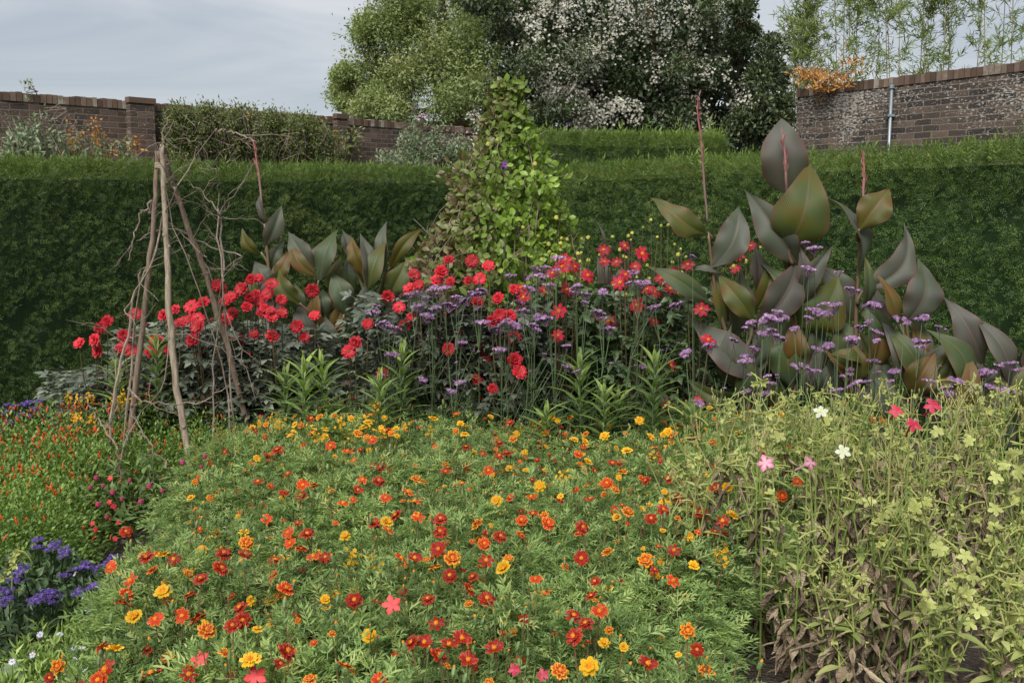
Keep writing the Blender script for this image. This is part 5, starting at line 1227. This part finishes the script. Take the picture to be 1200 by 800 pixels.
# ------------------------------------------------------------------ tripod of hazel poles
rngp = np.random.default_rng(123)
def pole_path(pts, D0, D1, n=22, wob=.003):
    k = len(pts); ds = np.linspace(D0, D1, k); p = smooth_path([W(x, y, d) for (x, y), d in zip(pts, ds)], n)
    p[1:-1] += rngp.normal(0, wob, (n - 2, 3)) * np.array([1, 1, .2]); return p
tb = np.array([*WZ(195, 560, .0)[:2], 0]); tb[1] = 4.9; tb[0] = W(195, 240, 4.9)[0]
tri = thing('pole_tripod', 'tripod of bare hazel poles tied with twine at the top on the left', 'plant support', tb)
def pole(pts, D0, D1, r0, r1, mat):
    p = pole_path(pts, D0, D1); n = len(p); r = np.linspace(r0, r1, n) * (1 + rngp.normal(0, .05, n))
    # carry the foot to the soil
    d = norm(p[-1] - p[-3]); t_ = p[-1][2] / max(-d[2], .2); foot = p[-1] + d * t_ * 1.02
    p = np.vstack([p, foot]); r = np.append(r, r[-1] * 1.05)
    b = MB().add(tube(p - tb, r, 9))
    for _ in range(5):
        i = rngp.integers(3, n - 2); a = rngp.uniform(0, 6.28); b.add(dome(r[i] * .7, r[i] * .6, 0, 6), frames((0, 0, 1), (math.cos(a), math.sin(a), .2)), p[i] - tb + np.array([math.cos(a), math.sin(a), 0]) * r[i] * .75)
    return b.build('pole', mat, tri, smooth=True)
pole([(190, 170), (193, 250), (197, 330), (206, 450), (226, 550)], 4.95, 4.75, .0115, .018, M_pole)
pole([(184, 177), (181, 250), (171, 350), (157, 470), (146, 545)], 5.0, 5.1, .011, .017, M_pole2)
pole([(192, 182), (213, 245), (238, 315), (265, 400), (292, 505)], 4.98, 5.3, .011, .0165, M_pole2)
tw = MB()
for k in range(7):
    an = np.linspace(0, 6.5, 18); c = W(190, 192 + k * .9, 4.97) - tb
    tw.add(tube(c + np.stack([.033 * np.cos(an), .030 * np.sin(an), .004 * np.sin(an * 2 + k)], 1), .003, 4))
tw.build('twine', M_twine, tri)
def twigs(name, label, paths, D, seed, side=10, r0=.007, depth=2, ln=.28):
    rng = np.random.default_rng(seed); x0 = paths[0][-1][0]; base = W(x0, 240, D); base[2] = 0
    root = thing(name, label, 'bare branch', base)
    def grow(b, p0, d, L_, r, lev):
        k = 7; pts = [p0]; dd = d.copy()
        for i in range(k):
            dd = norm(dd + rng.normal(0, .22, 3) + np.array([0, 0, .02])); pts.append(pts[-1] + dd * L_ / k)
        pts = np.array(pts); b.add(tube(pts, np.linspace(r, r * .4, k + 1), 4))
        if lev > 0:
            for _ in range(rng.integers(2, 4)):
                i = rng.integers(2, k); d2 = norm(dd + rng.normal(0, .8, 3)); grow(b, pts[i], d2, L_ * rng.uniform(.4, .7), r * .6, lev - 1)
    for pth in paths:
        p = smooth_path([W(x, y, D + rng.uniform(-.12, .12)) for x, y in pth], 18) - base
        p[1:-1] += rng.normal(0, .006, (16, 3)); b = MB(); b.add(tube(p, np.linspace(r0 * .4, r0, 18), 5))
        for _ in range(side):
            i = rng.integers(1, 16); d = norm(p[i - 1] - p[i + 1]); d = norm(d * .7 + rng.normal(0, .8, 3)); grow(b, p[i], d, ln * rng.uniform(.4, 1.1), r0 * .38, depth - 1)
        b.build('branch', M_twig, root)
twigs('bare_branch', 'bare forked branch slanting up to the right across the top of the tripod', [[(252, 153), (228, 186), (207, 222), (192, 262), (176, 305), (163, 345), (156, 400), (150, 470), (140, 560)], [(200, 135), (190, 170), (196, 215), (207, 222)], [(300, 165), (275, 155), (252, 153)]], 4.85, 1, side=4, r0=.006)
twigs('bare_branch', 'thin upright bare branch forking above the right pole near the hedge', [[(297, 192), (278, 225), (258, 252), (260, 330), (268, 400), (275, 500)], [(222, 217), (240, 228), (256, 248), (258, 260)], [(254, 185), (257, 240), (262, 330)]], 5.05, 2, side=4, r0=.005)
twigs('bare_branch', 'tangle of bare twigs between the second and third poles', [[(285, 300), (262, 320), (255, 375), (250, 440), (250, 520)], [(205, 268), (240, 300), (262, 320)], [(160, 282), (200, 268), (250, 290), (283, 300)], [(300, 470), (270, 380), (225, 275)], [(180, 160), (200, 250), (230, 330), (262, 440), (270, 510)], [(290, 430), (240, 400), (190, 392), (150, 395)]], 5.1, 3, side=4, ln=.26, r0=.0042)
twigs('bare_branch', 'crooked bare branch curling around the foot of the left pole', [[(200, 380), (190, 450), (160, 490), (142, 530), (140, 575), (150, 605)], [(150, 305), (162, 260), (178, 235)], [(100, 470), (115, 490), (135, 520), (142, 560)], [(270, 450), (230, 470), (175, 472), (150, 455)], [(235, 552), (200, 555), (165, 575), (150, 600)], [(60, 572), (95, 575), (125, 582), (150, 600)], [(152, 480), (170, 510), (200, 555)]], 4.6, 4, side=3, ln=.16, r0=.005)
twigs('bare_branch', 'dark curved branch leaning against the left pole from hedge height to soil', [[(165, 318), (158, 345), (150, 390), (140, 440), (131, 500), (128, 560)]], 4.9, 5, side=4, r0=.010, ln=.25)

# ------------------------------------------------------------------ vine covered cone
def vine_cone():
    rng = np.random.default_rng(31); D = 6.15; base = W(586, 240, D); base[2] = 0
    wig = thing('pole_wigwam', 'wigwam of poles tied near the top inside the cone of leafy vine', 'plant support', base)
    for (bx, by, off) in ((535, 400, .35), (640, 400, .3), (588, 400, -.35), (560, 400, -.1)):
        top = W(594 + (585 - bx) * .06, 106, D) - base; foot = W(bx, 400, D) - base; foot[1] += off; foot[2] = 0
        MB().add(tube(smooth_path([top, (top + foot) / 2 + rng.normal(0, .01, 3), foot], 12), np.linspace(.010, .017, 12), 7)).build('pole', M_pole2, wig, smooth=True)
    c = W(593, 122, D) - base; an = np.linspace(0, 19, 60)
    MB().add(tube(c + np.stack([.028 * np.cos(an), .028 * np.sin(an), .0012 * an], 1), .004, 4)).build('twine', M_twine, wig)
    root = thing('climbing_vine', 'leafy green vine climbing into a tall cone at the centre of the hedge', 'climber', base)
    ztop = (W(598, 112, D) - base)[2]; R0 = .50
    # irregular cone: radius as a function of height
    def Rz(z): 
        t = np.clip(z / ztop, 0, 1); return np.interp(t, [0, .35, .55, .68, .80, .88, .95, 1.02], [.74, .62, .49, .37, .26, .14, .085, .05])
    n = 15500; z = .25 + (ztop - .18) * rng.random(n) ** 1.25; a = rng.uniform(0, 6.28, n)
    lump = 1 + .22 * np.sin(3 * a + z * 7) * np.sin(z * 9 + a) + .08 * np.sin(z * 23 + 5 * a)
    r = Rz(z) * lump * (1.06 - .4 * rng.random(n) ** 1.5); cx = (z / ztop) ** 2 * .035
    pos = np.stack([cx + r * np.cos(a), r * np.sin(a), z], 1)
    kp = (z < ztop * .78) | (rng.random(n) < .62); z, a, r, pos = z[kp], a[kp], r[kp], pos[kp]; n = len(z)
    pos[:, :2] *= np.where(z > ztop * .75, rng.uniform(.7, 1.5, n), 1)[:, None]
    d = np.stack([np.cos(a) * .7 + rng.normal(0, .5, n), np.sin(a) * .7 + rng.normal(0, .5, n), rng.normal(.45, .6, n)], 1)
    nn = np.stack([np.cos(a) + rng.normal(0, .4, n), np.sin(a) + rng.normal(0, .4, n), .5 + rng.normal(0, .3, n)], 1)
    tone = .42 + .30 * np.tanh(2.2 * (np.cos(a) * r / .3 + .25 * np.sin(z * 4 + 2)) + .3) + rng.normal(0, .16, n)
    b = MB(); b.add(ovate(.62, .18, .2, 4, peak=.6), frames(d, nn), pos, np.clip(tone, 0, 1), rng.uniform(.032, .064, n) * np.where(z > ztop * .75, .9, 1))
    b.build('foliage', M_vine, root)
    st = MB()
    for k in range(46):
        a0 = rng.uniform(0, 6.28); zz = np.linspace(.1, ztop * rng.uniform(.5, 1.02), 14); aa = a0 + np.cumsum(rng.normal(.12, .25, 14)); rr = Rz(zz) * rng.uniform(.85, 1.1)
        st.add(tube(np.stack([(zz / ztop) ** 2 * .035 + rr * np.cos(aa), rr * np.sin(aa), zz], 1), .0026, 4))
    for k in range(34):      # loose shoots poking out
        a0 = rng.uniform(0, 6.28); z0 = rng.uniform(.8, ztop); p0 = np.array([Rz(z0) * math.cos(a0), Rz(z0) * math.sin(a0), z0]); dr = norm(np.array([math.cos(a0), math.sin(a0), rng.uniform(.3, 1.5)])); L_ = rng.uniform(.06, .16)
        st.add(tube(smooth_path([p0, p0 + dr * L_ * .6, p0 + dr * L_ + rng.normal(0, .02, 3)], 5), .002, 4))
    st.build('vine_stems', M_twig, root)
    pf = star_mesh('c', 5); mp_ = leaf_mat('vine_petal_purple', [(0, (.12, .02, .22)), (1, (.22, .06, .34))], transl=.1)
    b = MB(); ring(b, lambda: petal(.022, .018, .1, .05, rng=rng), 5, .002, .1, 0, rng=rng); q = W(592, 193, D - .3) - base
    b.mesh
    f = put('flower', b.mesh('vine_petals', mp_), root, q, (1.2, 0, 0), 1.0)
    put('flower_centre', scruff(.006, .004, 10, rng).mesh('vine_centre', M_dcen), f)
    for (px, py) in ((652, 256), (643, 287), (588, 297), (611, 300), (608, 298), (583, 165), (627, 193), (572, 170)):
        q = W(px, py, D - .4) - base; put('bud', DBUD, root, q, (0, 0, 0), 1.5)
vine_cone()

# ------------------------------------------------------------------ left mounds: orange tube flowers
rngc = np.random.default_rng(141)
def mound_mesh(name, seed, mat, R, H, n, leaf, size, up=.3):
    rng = np.random.default_rng(seed); b = MB(); u = rand_dirs(n, rng); u[:, 2] = np.abs(u[:, 2])
    rad = (1 - .45 * rng.random(n) ** 1.6); lump = 1 + .1 * np.sin(4 * np.arctan2(u[:, 1], u[:, 0]) + seed) * u[:, 2]
    pos = u * (rad * lump)[:, None] * np.array([R, R, H]); d = u + rng.normal(0, .55, (n, 3)) + np.array([0, 0, up])
    b.add(leaf, frames(d, u + rng.normal(0, .45, (n, 3)) + np.array([0, 0, .6])), pos, rng.uniform(0, .85, n), size * rng.uniform(.6, 1.2, n))
    for k in range(14):
        v = u[k] * np.array([R, R, H]) * .85; b.add(tube([(v[0] * .1, v[1] * .1, 0), v * np.array([.5, .5, .6]), v], .003, 4))
    return b.mesh(name, mat)
CM = [mound_mesh('cuphea_foliage', i, M_cuph, .30, .50, 3600, ovate(.5, .2, .2, 2), .024) for i in range(4)]
CFL = MB().add(tube([(0, 0, 0), (0, 0, .012), (0, 0, .026)], [.0025, .0042, .0032], 6)).add(diamond(.6), frames((0, .3, 1), (0, 1, 0)), np.array([0, 0, .024]), 1, .010).mesh('tube_flower', M_cupfl)
cup = [(15, 498, 4.9, 1.0, 1), (62, 492, 5.0, 1.0, 1), (105, 492, 5.1, 1.0, 1), (150, 480, 5.25, .95, .4), (200, 480, 5.35, .95, .25), (245, 482, 5.4, .95, .3), (35, 530, 4.5, 1.05, 1), (85, 520, 4.65, 1.05, 1), (130, 518, 4.8, 1.0, .7),
       (5, 570, 4.1, 1.0, .5), (48, 562, 4.2, .92, .45), (-25, 600, 3.75, 1.0, .25), (28, 588, 3.85, .9, .2), (180, 515, 4.95, .9, .2), (-45, 530, 4.5, 1.05, 1), (-50, 495, 4.9, 1, 1), (232, 508, 5.1, .75, .1), (262, 510, 5.2, .72, .1)]
clab = ['back row at the far left edge', 'back row, second from the left edge', 'back row, third from the left edge', 'behind the left pole', 'between the left and middle poles', 'between the middle and right poles', 'middle row at the left edge', 'middle row, left of the poles', 'just left of the leftmost pole foot',
        'third row at the left edge above the purple heliotropes', 'third row, nearest the bare soil', 'front at the left border above the purple heliotropes', 'front, directly above the highest heliotrope', 'right of the left pole foot', 'middle row cut by the left border', 'back row cut by the left border', 'low behind the middle pole foot', 'low by the right pole foot']
for i, (px, py, D, s, fr) in enumerate(cup):
    q = W(px, py - 13, D); h = q[2]
    root = thing('cuphea_mound', 'mound with tiny orange tube flowers, ' + clab[i], 'shrub', (q[0], q[1], 0), 'leafy mounds dotted with orange tube flowers')
    put('foliage', CM[i % 4], root, (0, 0, 0), (0, 0, rngc.uniform(0, 6)), (s, s, h / .50))
    for _ in range(int(75 * fr) + 4):
        a = rngc.uniform(0, 6.28); e = rngc.uniform(.2, 1.35); v = np.array([.31 * s * math.cos(a) * math.cos(e), .31 * s * math.sin(a) * math.cos(e), (h + .012) * math.sin(e) + .01])
        if v[1] > .15: v[1] *= -1
        put('flower', CFL, root, v, (rngc.normal(.3, .5), rngc.normal(0, .5), 0), rngc.uniform(.7, 1.05))
# yellow sprays rising behind the mounds
for i, (px, py, D, lab) in enumerate([(94, 465, 5.3, 'tallest spray of yellow flowers above the leafy mounds on the left'), (145, 469, 5.2, 'spray of yellow flowers against the leftmost pole'), (95, 490, 5.0, 'low spray of yellow flowers in the orange flowered mound'), (278, 539, 4.9, 'small spray of yellow flowers at the marigold edge right of the middle pole'),
                                       (265, 515, 5.1, 'thin yellow spray by the foot of the right pole'), (325, 494, 5.2, 'yellow spray at the back marigold edge below the lance leaved clump')]):
    q = W(px, py, D); root = thing('yellow_spray_plant', lab, 'flower', (q[0], q[1], 0), 'sprays of small yellow flowers'); st = MB()
    for k in range(5):
        v = np.array([rngc.normal(0, .035), rngc.normal(0, .03), q[2] + rngc.normal(0, .02)]); st.add(tube(smooth_path([(0, 0, 0), (v[0] * .4, v[1] * .4, v[2] * .6), v], 6), .002, 4, .5))
        put('flower_spray', SPRAY[rngc.integers(4)], root, v, (rngc.normal(0, .4), rngc.normal(0, .4), 0), rngc.uniform(.7, 1.0))
    st.build('stems', M_stem, root)
# maroon bobble plant with coral tubes at the pole feet
def bobble():
    q = W(150, 560, 4.5); root = thing('maroon_bobble_plant', 'leafy plant with maroon bobbles and coral tube flowers around the pole feet', 'plant', (q[0], q[1], 0))
    MBm = mound_mesh('bobble_foliage', 9, M_lance, .34, .40, 800, ovate(.35, .2, .3, 2), .055); put('foliage', MBm, root, (0, 0, 0), None, (1.25, .8, .95))
    bob = MB().add(dome(.010, .011, .5)).add(dome(.010, -.009, .5)).mesh('bobble', M_magenta)
    for (px, py) in [(106, 571), (121, 569), (113, 560), (132, 577), (115, 591), (135, 594), (240, 535), (214, 542), (236, 547), (152, 563), (190, 575), (175, 570), (200, 572), (125, 606), (143, 585), (165, 588)]:
        v = W(px, py, 4.22) - np.array([q[0], q[1], 0]); put('bobble', bob, root, v, None, rngc.uniform(.8, 1.3))
    for k, (px, py) in enumerate([(129, 560), (128, 588), (132, 593), (108, 613), (112, 620), (138, 612), (135, 631), (180, 606)]):
        v = W(px, py, 4.05) - np.array([q[0], q[1], 0]); s = STAR['k'][k % 3]; f = put('flower', s[0], root, v, (rngc.uniform(.8, 1.6), rngc.uniform(-1.3, 1.3), 0), .55); put('flower_tube', s[1], f)
bobble()

# ------------------------------------------------------------------ heliotropes
HLM = [mound_mesh('heliotrope_foliage', 20 + i, M_hleaf, .17, .27, 700, ovate(.38, .25, .3, 3), .042, up=.2) for i in range(3)]
hel = [('purple heliotrope at the top of the front clump, next to the bare soil', (48, 655, .24), [(44, 640), (64, 636), (44, 631), (26, 664), (74, 646), (60, 641)]),
       ('purple heliotrope cut by the left edge behind a lime flower spray', (8, 690, .24), [(17, 673), (9, 694), (3, 704), (20, 678), (-5, 690)]),
       ('purple heliotrope in the middle of the front clump with the lowest flower heads', (55, 712, .24), [(48, 699), (42, 703), (55, 695), (58, 700), (61, 694)]),
       ('purple heliotrope touching the marigolds, flower heads widest', (100, 682, .25), [(97, 664), (88, 667), (76, 673), (112, 668), (121, 662), (109, 686), (130, 654), (93, 693), (104, 660), (115, 684)]),
       ('purple heliotrope behind the orange flowered mounds at the far left', (20, 488, .30), [(11, 482), (26, 482), (45, 478), (8, 491), (24, 494), (9, 502), (35, 496), (15, 505), (32, 480), (18, 484), (40, 488)])]
for i, (lab, (px, py, z), hd) in enumerate(hel):
    if i < 4: q = WZ(px, py, z)
    else: q = W(px, py - 9, 5.5)
    root = thing('heliotrope_plant', lab, 'heliotrope', (q[0], q[1], 0), 'purple heliotropes'); sc = 1.15 if i < 4 else 1.1
    put('foliage', HLM[i % 3], root, (0, 0, 0), (0, 0, i * 1.3), (sc, sc, (1.0 if i < 4 else max(1, q[2] / .27))))
    st = MB()
    for (x, y) in hd:
        v = (WZ(x, y, .30 + rngc.uniform(-.01, .02)) if i < 4 else W(x, y - 9, 5.4)) - np.array([q[0], q[1], 0])
        put('flower_head', HELI[rngc.integers(4)], root, v, (rngc.normal(.25, .15), rngc.normal(0, .2), rngc.uniform(0, 6)), rngc.uniform(.62, .9)); st.add(tube([(v[0] * .4, v[1] * .4, .05), v - np.array([0, 0, .02])], .003, 4))
    st.build('stems', M_hleaf, root)
# ------------------------------------------------------------------ pale asters low at the left
def aster_mesh(seed):
    rng = np.random.default_rng(seed); b = MB(); lf = diamond(.32, .2, .4)
    for k in range(60):
        a = rng.uniform(0, 6.28); r = .2 * math.sqrt(rng.random()); top = np.array([r * math.cos(a), r * math.sin(a), rng.uniform(.16, .27)]); p = smooth_path([(top[0] * .2, top[1] * .2, 0), top * np.array([.7, .7, .5]), top], 9)
        b.add(tube(p, .0014, 3)); m = 26; t_ = rng.uniform(.2, 1, m); pos = np.stack([np.interp(t_, np.linspace(0, 1, 9), p[:, j]) for j in range(3)], 1)
        b.add(lf, frames(rng.normal(0, .7, (m, 3)) + np.array([0, 0, .7]), rand_dirs(m, rng)), pos, rng.uniform(0, .9, m), rng.uniform(.025, .048, m))
    return b.mesh('aster_foliage', M_aster)
AM = [aster_mesh(i) for i in range(3)]
ast = MB(); ring(ast, lambda: petal(.011, .0035, .1, .03, n=2, blunt=False), 13, .003, .05); ASTP = ast.mesh('aster_petals', M_astp); ASTC = scruff(.0035, .003, 12, RNG).mesh('aster_centre', M_disc)
apl = [('pale aster at the very bottom left beside the mottled leaf', (45, 785, .22)), ('pale aster below the heliotropes with the largest white flower', (68, 755, .22)), ('pale aster between the heliotropes and the marigolds', (112, 725, .24)), ('pale aster at the bottom edge next to the marigolds', (95, 790, .22)), ('pale aster at the bottom left corner', (10, 800, .2)), ('pale aster between the mottled leaf and the first marigolds', (75, 778, .22)), ('pale aster second from the left at the very bottom', (60, 815, .2)), ('pale aster among the leftmost marigolds', (128, 760, .25))]
ah = [(47, 743), (70, 743), (98, 698), (103, 714), (109, 710), (117, 710), (14, 775), (38, 767), (87, 759), (96, 759), (90, 770), (122, 771), (139, 700), (151, 743), (100, 786), (62, 700), (88, 672)]
ap = [[WZ(*p[1]), p[0], []] for p in apl]
for (x, y) in ah:
    v = WZ(x, y, .27); min(ap, key=lambda p: np.hypot(p[0][0] - v[0], p[0][1] - v[1]))[2].append(v)
for i, (q, lab, fl) in enumerate(ap):
    root = thing('aster_plant', lab, 'aster', (q[0], q[1], 0), 'pale asters low at the left'); put('foliage', AM[i % 3], root, None, (0, 0, i), (.9, .9, .95))
    st = MB()
    for v in fl:
        v = v - np.array([q[0], q[1], 0]); flower('flower', (ASTP, ASTC), root, v, aim(rngc, .3, .6), .85); st.add(tube([(v[0] * .5, v[1] * .5, .1), v - np.array([0, 0, .002])], .0012, 3))
    if fl: st.build('stems', M_stem, root)

# ------------------------------------------------------------------ lime nicotianas on the right
rngn = np.random.default_rng(171)
NLF = ovate(.36, .25, .5, 4, peak=.4)
def crumpled(seed):
    rng = np.random.default_rng(seed); V = []; q = []; A = []; n = 11
    a1, a2, a3 = rng.uniform(0, 6.28, 3); curl = rng.uniform(-.3, .8); wmax = rng.uniform(.07, .14); y = 0; z = 0; th = rng.uniform(-.6, .1)
    for i in range(n + 1):
        t = i / n; w_ = wmax * math.sin(math.pi * min(1, t ** .75) * .97 + .02) + .008; pin = .55 + .45 * math.sin(7 * t + a1)
        for j in range(7):
            s = -1 + j / 3
            V.append((s * w_ * pin + .03 * math.sin(6 * t + a2), y + .015 * math.sin(9 * s + a3), z + w_ * (.9 * abs(s) ** 1.2 + .35 * math.sin(4 * s + 6 * t + a1)))); A.append((.25 * (abs(s) - .5), abs(s), t))
        th += curl * (.08 + .25 * t * t) + .12 * math.sin(5 * t + a3); y += math.cos(th) / n; z -= math.sin(th) / n
    for i in range(n):
        for j in range(6): a = i * 7 + j; q.append((a, a + 1, a + 8, a + 7))
    return T(V, (), q, A)
CRU = [crumpled(i) for i in range(6)]
def nic_mesh(seed, H=.8, dead=20, live=8, ns=6):
    rng = np.random.default_rng(seed); st = MB(); lv = MB(); dd = MB(); tips = []
    for k in range(ns):
        a = rng.uniform(0, 6.28); r = rng.uniform(.02, .11); h = H * rng.uniform(.85, 1.05); top = np.array([r * math.cos(a), r * math.sin(a), h])
        p = smooth_path([(rng.normal(0, .03), rng.normal(0, .03), 0), top * np.array([.4, .4, .5]) + rng.normal(0, .015, 3), top], 12); st.add(tube(p, np.linspace(.0048, .0018, 12), 6, rng.uniform(0, .6)))
        for j in range(10):
            i = rng.integers(5, 12); aa = rng.uniform(0, 6.28); L_ = rng.uniform(.06, .19); e = p[i] + np.array([math.cos(aa) * L_ * .35, math.sin(aa) * L_ * .35, L_ * rng.uniform(.45, 1.0)])
            st.add(tube(smooth_path([p[i], (p[i] + e) / 2 + np.array([0, 0, .01]), e], 4), [.0022, .002, .0016, .0012], 4, rng.uniform(.2, 1)))
            st.add(tube([e + np.array([0, 0, -.004]), e + np.array([0, 0, .008]), e + np.array([0, 0, .018])], [.0015, .0036, .0015], 5, rng.uniform(.3, 1.2)))   # seed pod
            tips.append(e)
            for _ in range(2): lv.add(NLF, frames((math.cos(aa + 1), math.sin(aa + 1), .8), (0, 0, 1)), p[i], rng.uniform(.5, 1.1), rng.uniform(.02, .055))
        for j in range(live // ns + 1):
            i = rng.integers(4, 10); aa = rng.uniform(0, 6.28); lv.add(NLF, frames((math.cos(aa), math.sin(aa), .3), (0, 0, 1)), p[i], rng.uniform(.2, .9), rng.uniform(.05, .095))
        for j in range(dead // ns + 2):
            i = rng.integers(1, 9); aa = rng.uniform(0, 6.28); dr = (math.cos(aa) * .22, math.sin(aa) * .22, -1)
            dd.add(CRU[rng.integers(6)], frames(dr, (math.cos(aa), math.sin(aa), .2)), p[i] + np.array([math.cos(aa), math.sin(aa), 0]) * .01, rng.uniform(0, .9), rng.uniform(.07, .17))
    return st.mesh('nic_stems', M_nicstem), lv.mesh('nic_leaves', M_nic), dd.mesh('nic_withered', M_nicdead, smooth=True), tips
NM = [nic_mesh(700 + i, dead=90) for i in range(5)]; NM2 = [nic_mesh(720 + i, dead=10, live=14) for i in range(4)]
zc_g = [(370,180),(183,100),(425,110),(440,180),(550,230),(595,425),(775,448),(820,430),(1088,453),(860,150),(1060,145),(985,190),(940,200),(905,250),(1120,282),(1045,360),(930,155),(520,120),(455,100),(240,170),(40,215),(470,155),(1180,305),(600,250),(660,310),(500,180),(900,110),(330,250),(1090,330),(1150,240),(1165,390),(690,470),(1070,575),(1020,565),(700,590),(850,570),(345,130)]
zg_g = [(775,125),(860,340),(925,205),(1060,130),(915,410),(975,250),(760,430),(830,540),(800,545),(985,460),(945,520),(1070,560),(1130,335),(1160,350),(1100,590),(1070,640),(1180,740),(915,640),(740,440),(1000,480),(700,140),(650,80),(1075,215),(890,370),(1140,610),(780,470),(1050,770),(460,390),(440,310),(800,170),(930,380),(960,300),(1190,480),(1150,500),(1030,700),(540,10)]
nh = [(840 + x / 3.333, 460 + y / 3.333) for x, y in zc_g] + [(900 + x / 4, 600 + y / 4) for x, y in zg_g]
npl = []
for rw, D in enumerate([2.75, 3.02, 3.3, 3.6, 3.95, 4.35]):
    x0 = {0: 1.02, 1: .92, 2: .66, 3: .70, 4: .92, 5: 1.12}[rw]; x1 = .56 * D; c = 0
    for X in np.arange(x0, x1, .205):
        npl.append(dict(X=X + rngn.uniform(-.05, .05), Y=D + rngn.uniform(-.06, .06), row=rw, col=c, fl=[], h=[.46, .56, .66, .71, .71, .66][rw])); c += 1
for p in npl:
    px, py = P((p['X'], p['Y'], .6)); p['px'] = px
for (px, py) in nh:
    best = None
    for p in npl:
        q = W(px, py, p['Y']); 
        if .35 < q[2] < p['h'] + .16: 
            s = abs(q[0] - p['X']) + .15 * abs(q[2] - p['h'])
            if best is None or s < best[0]: best = (s, p, q)
    if best: best[1]['fl'].append(best[2])
for i, p in enumerate(npl):
    rowt = ['front row', 'second row back', 'third row back', 'fourth row back', 'fifth row back', 'sixth row back'][p['row']]
    lush = p['px'] > 1090 and p['row'] < 3
    root = thing('nicotiana_plant', ('lime flowered nicotiana, mostly green, %s from left, %s' if lush else 'lime flowered nicotiana with withered lower leaves, %s from left, %s') % (ORD[p['col']], rowt), 'nicotiana', (p['X'], p['Y'], 0), 'lime flowered nicotianas at the right of the bed')
    me = NM2[i % 4] if lush or p['row'] > 4 else NM[i % 5]; rz = rngn.uniform(0, 6.28); hs_ = p['h'] / .8 * rngn.uniform(.94, 1.05)
    put('stems', me[0], root, None, (0, 0, rz), (1, 1, hs_)); put('leaves', me[1], root, None, (0, 0, rz), (1, 1, hs_)); put('withered_foliage', me[2], root, None, (0, 0, rz), (1, 1, hs_))
    st = MB()
    for q in p['fl']:
        v = q - np.array([p['X'], p['Y'], 0]); s = STAR['g'][rngn.integers(3)]; n = Vector((rngn.normal(0, .6), -.7, rngn.uniform(-.3, 1.0)))
        f = put('flower', s[0], root, v, n.to_track_quat('Z', 'Y').to_euler(), rngn.uniform(.85, 1.25)); put('flower_tube', s[1], f)
        e = v - np.array(n.normalized()) * .055; st.add(tube(smooth_path([(v[0] * .6, v[1] * .6, v[2] - .16), (e + v * np.array([.8, .8, 1])) / 2 - np.array([0, 0, .05]), e], 5), .0018, 4, .5))
    cz, sz_ = math.cos(rz), math.sin(rz); tp = me[3]
    for k in rngn.permutation(len(tp))[:(26 if lush else 17)]:
        t_ = tp[k]; v = np.array([cz * t_[0] - sz_ * t_[1], sz_ * t_[0] + cz * t_[1], t_[2] * hs_ + .02]); s = LIMP[rngn.integers(3)]
        n = Vector((rngn.normal(0, .8), rngn.normal(-.3, .6), rngn.uniform(-.5, .8)))
        f = put('limp_flower', s[0], root, v, n.to_track_quat('Z', 'Y').to_euler(), rngn.uniform(.7, 1.45)); put('flower_tube', s[1], f)
    if st.V: st.build('flower_stalks', M_nicstem, root)
print('nicotiana', len(npl))
# one more at the left border, with a big mottled leaf below it
q = WZ(8, 650, .42); root = thing('nicotiana_plant', 'single lime flowered nicotiana sprig at the far left edge', 'nicotiana', (q[0], q[1], 0)); st = MB()
st.add(tube(smooth_path([(-.02, 0, 0), (.0, 0, .22), (.02, 0, .42)], 9), np.linspace(.004, .0015, 9), 5, .5)); st.build('stems', M_nicstem, root)
for (px, py) in ((22, 645), (15, 655), (10, 668), (4, 678), (18, 662), (12, 700), (20, 650)):
    v = W(px, py, q[1]) - np.array([q[0], q[1], 0]); s = LIMP[rngn.integers(3)]; f = put('limp_flower', s[0], root, v, (rngn.normal(.8, .5), rngn.normal(0, .8), 0), 1.0); put('flower_tube', s[1], f)
q = WZ(-6, 790, .22); root = thing('broad_leaf_plant', 'big mottled grey green leaf at the bottom left corner', 'plant', (q[0], q[1], 0))
for (dx, dy, dz, L_, rn) in ((.5, -.1, .25, .17, .8), (.35, .35, .6, .16, .3)):
    MB().add(ovate(.75, .12, .3, 8), frames((dx, dy, dz), (0, -.4, 1)), np.array([-.02, 0, .14]), rn, L_ * .9).build('leaf', M_bud, root, smooth=True)
MB().add(tube([(-.02, 0, 0), (-.02, 0, .15)], .006, 6, .5)).build('stem', M_nicstem, root)
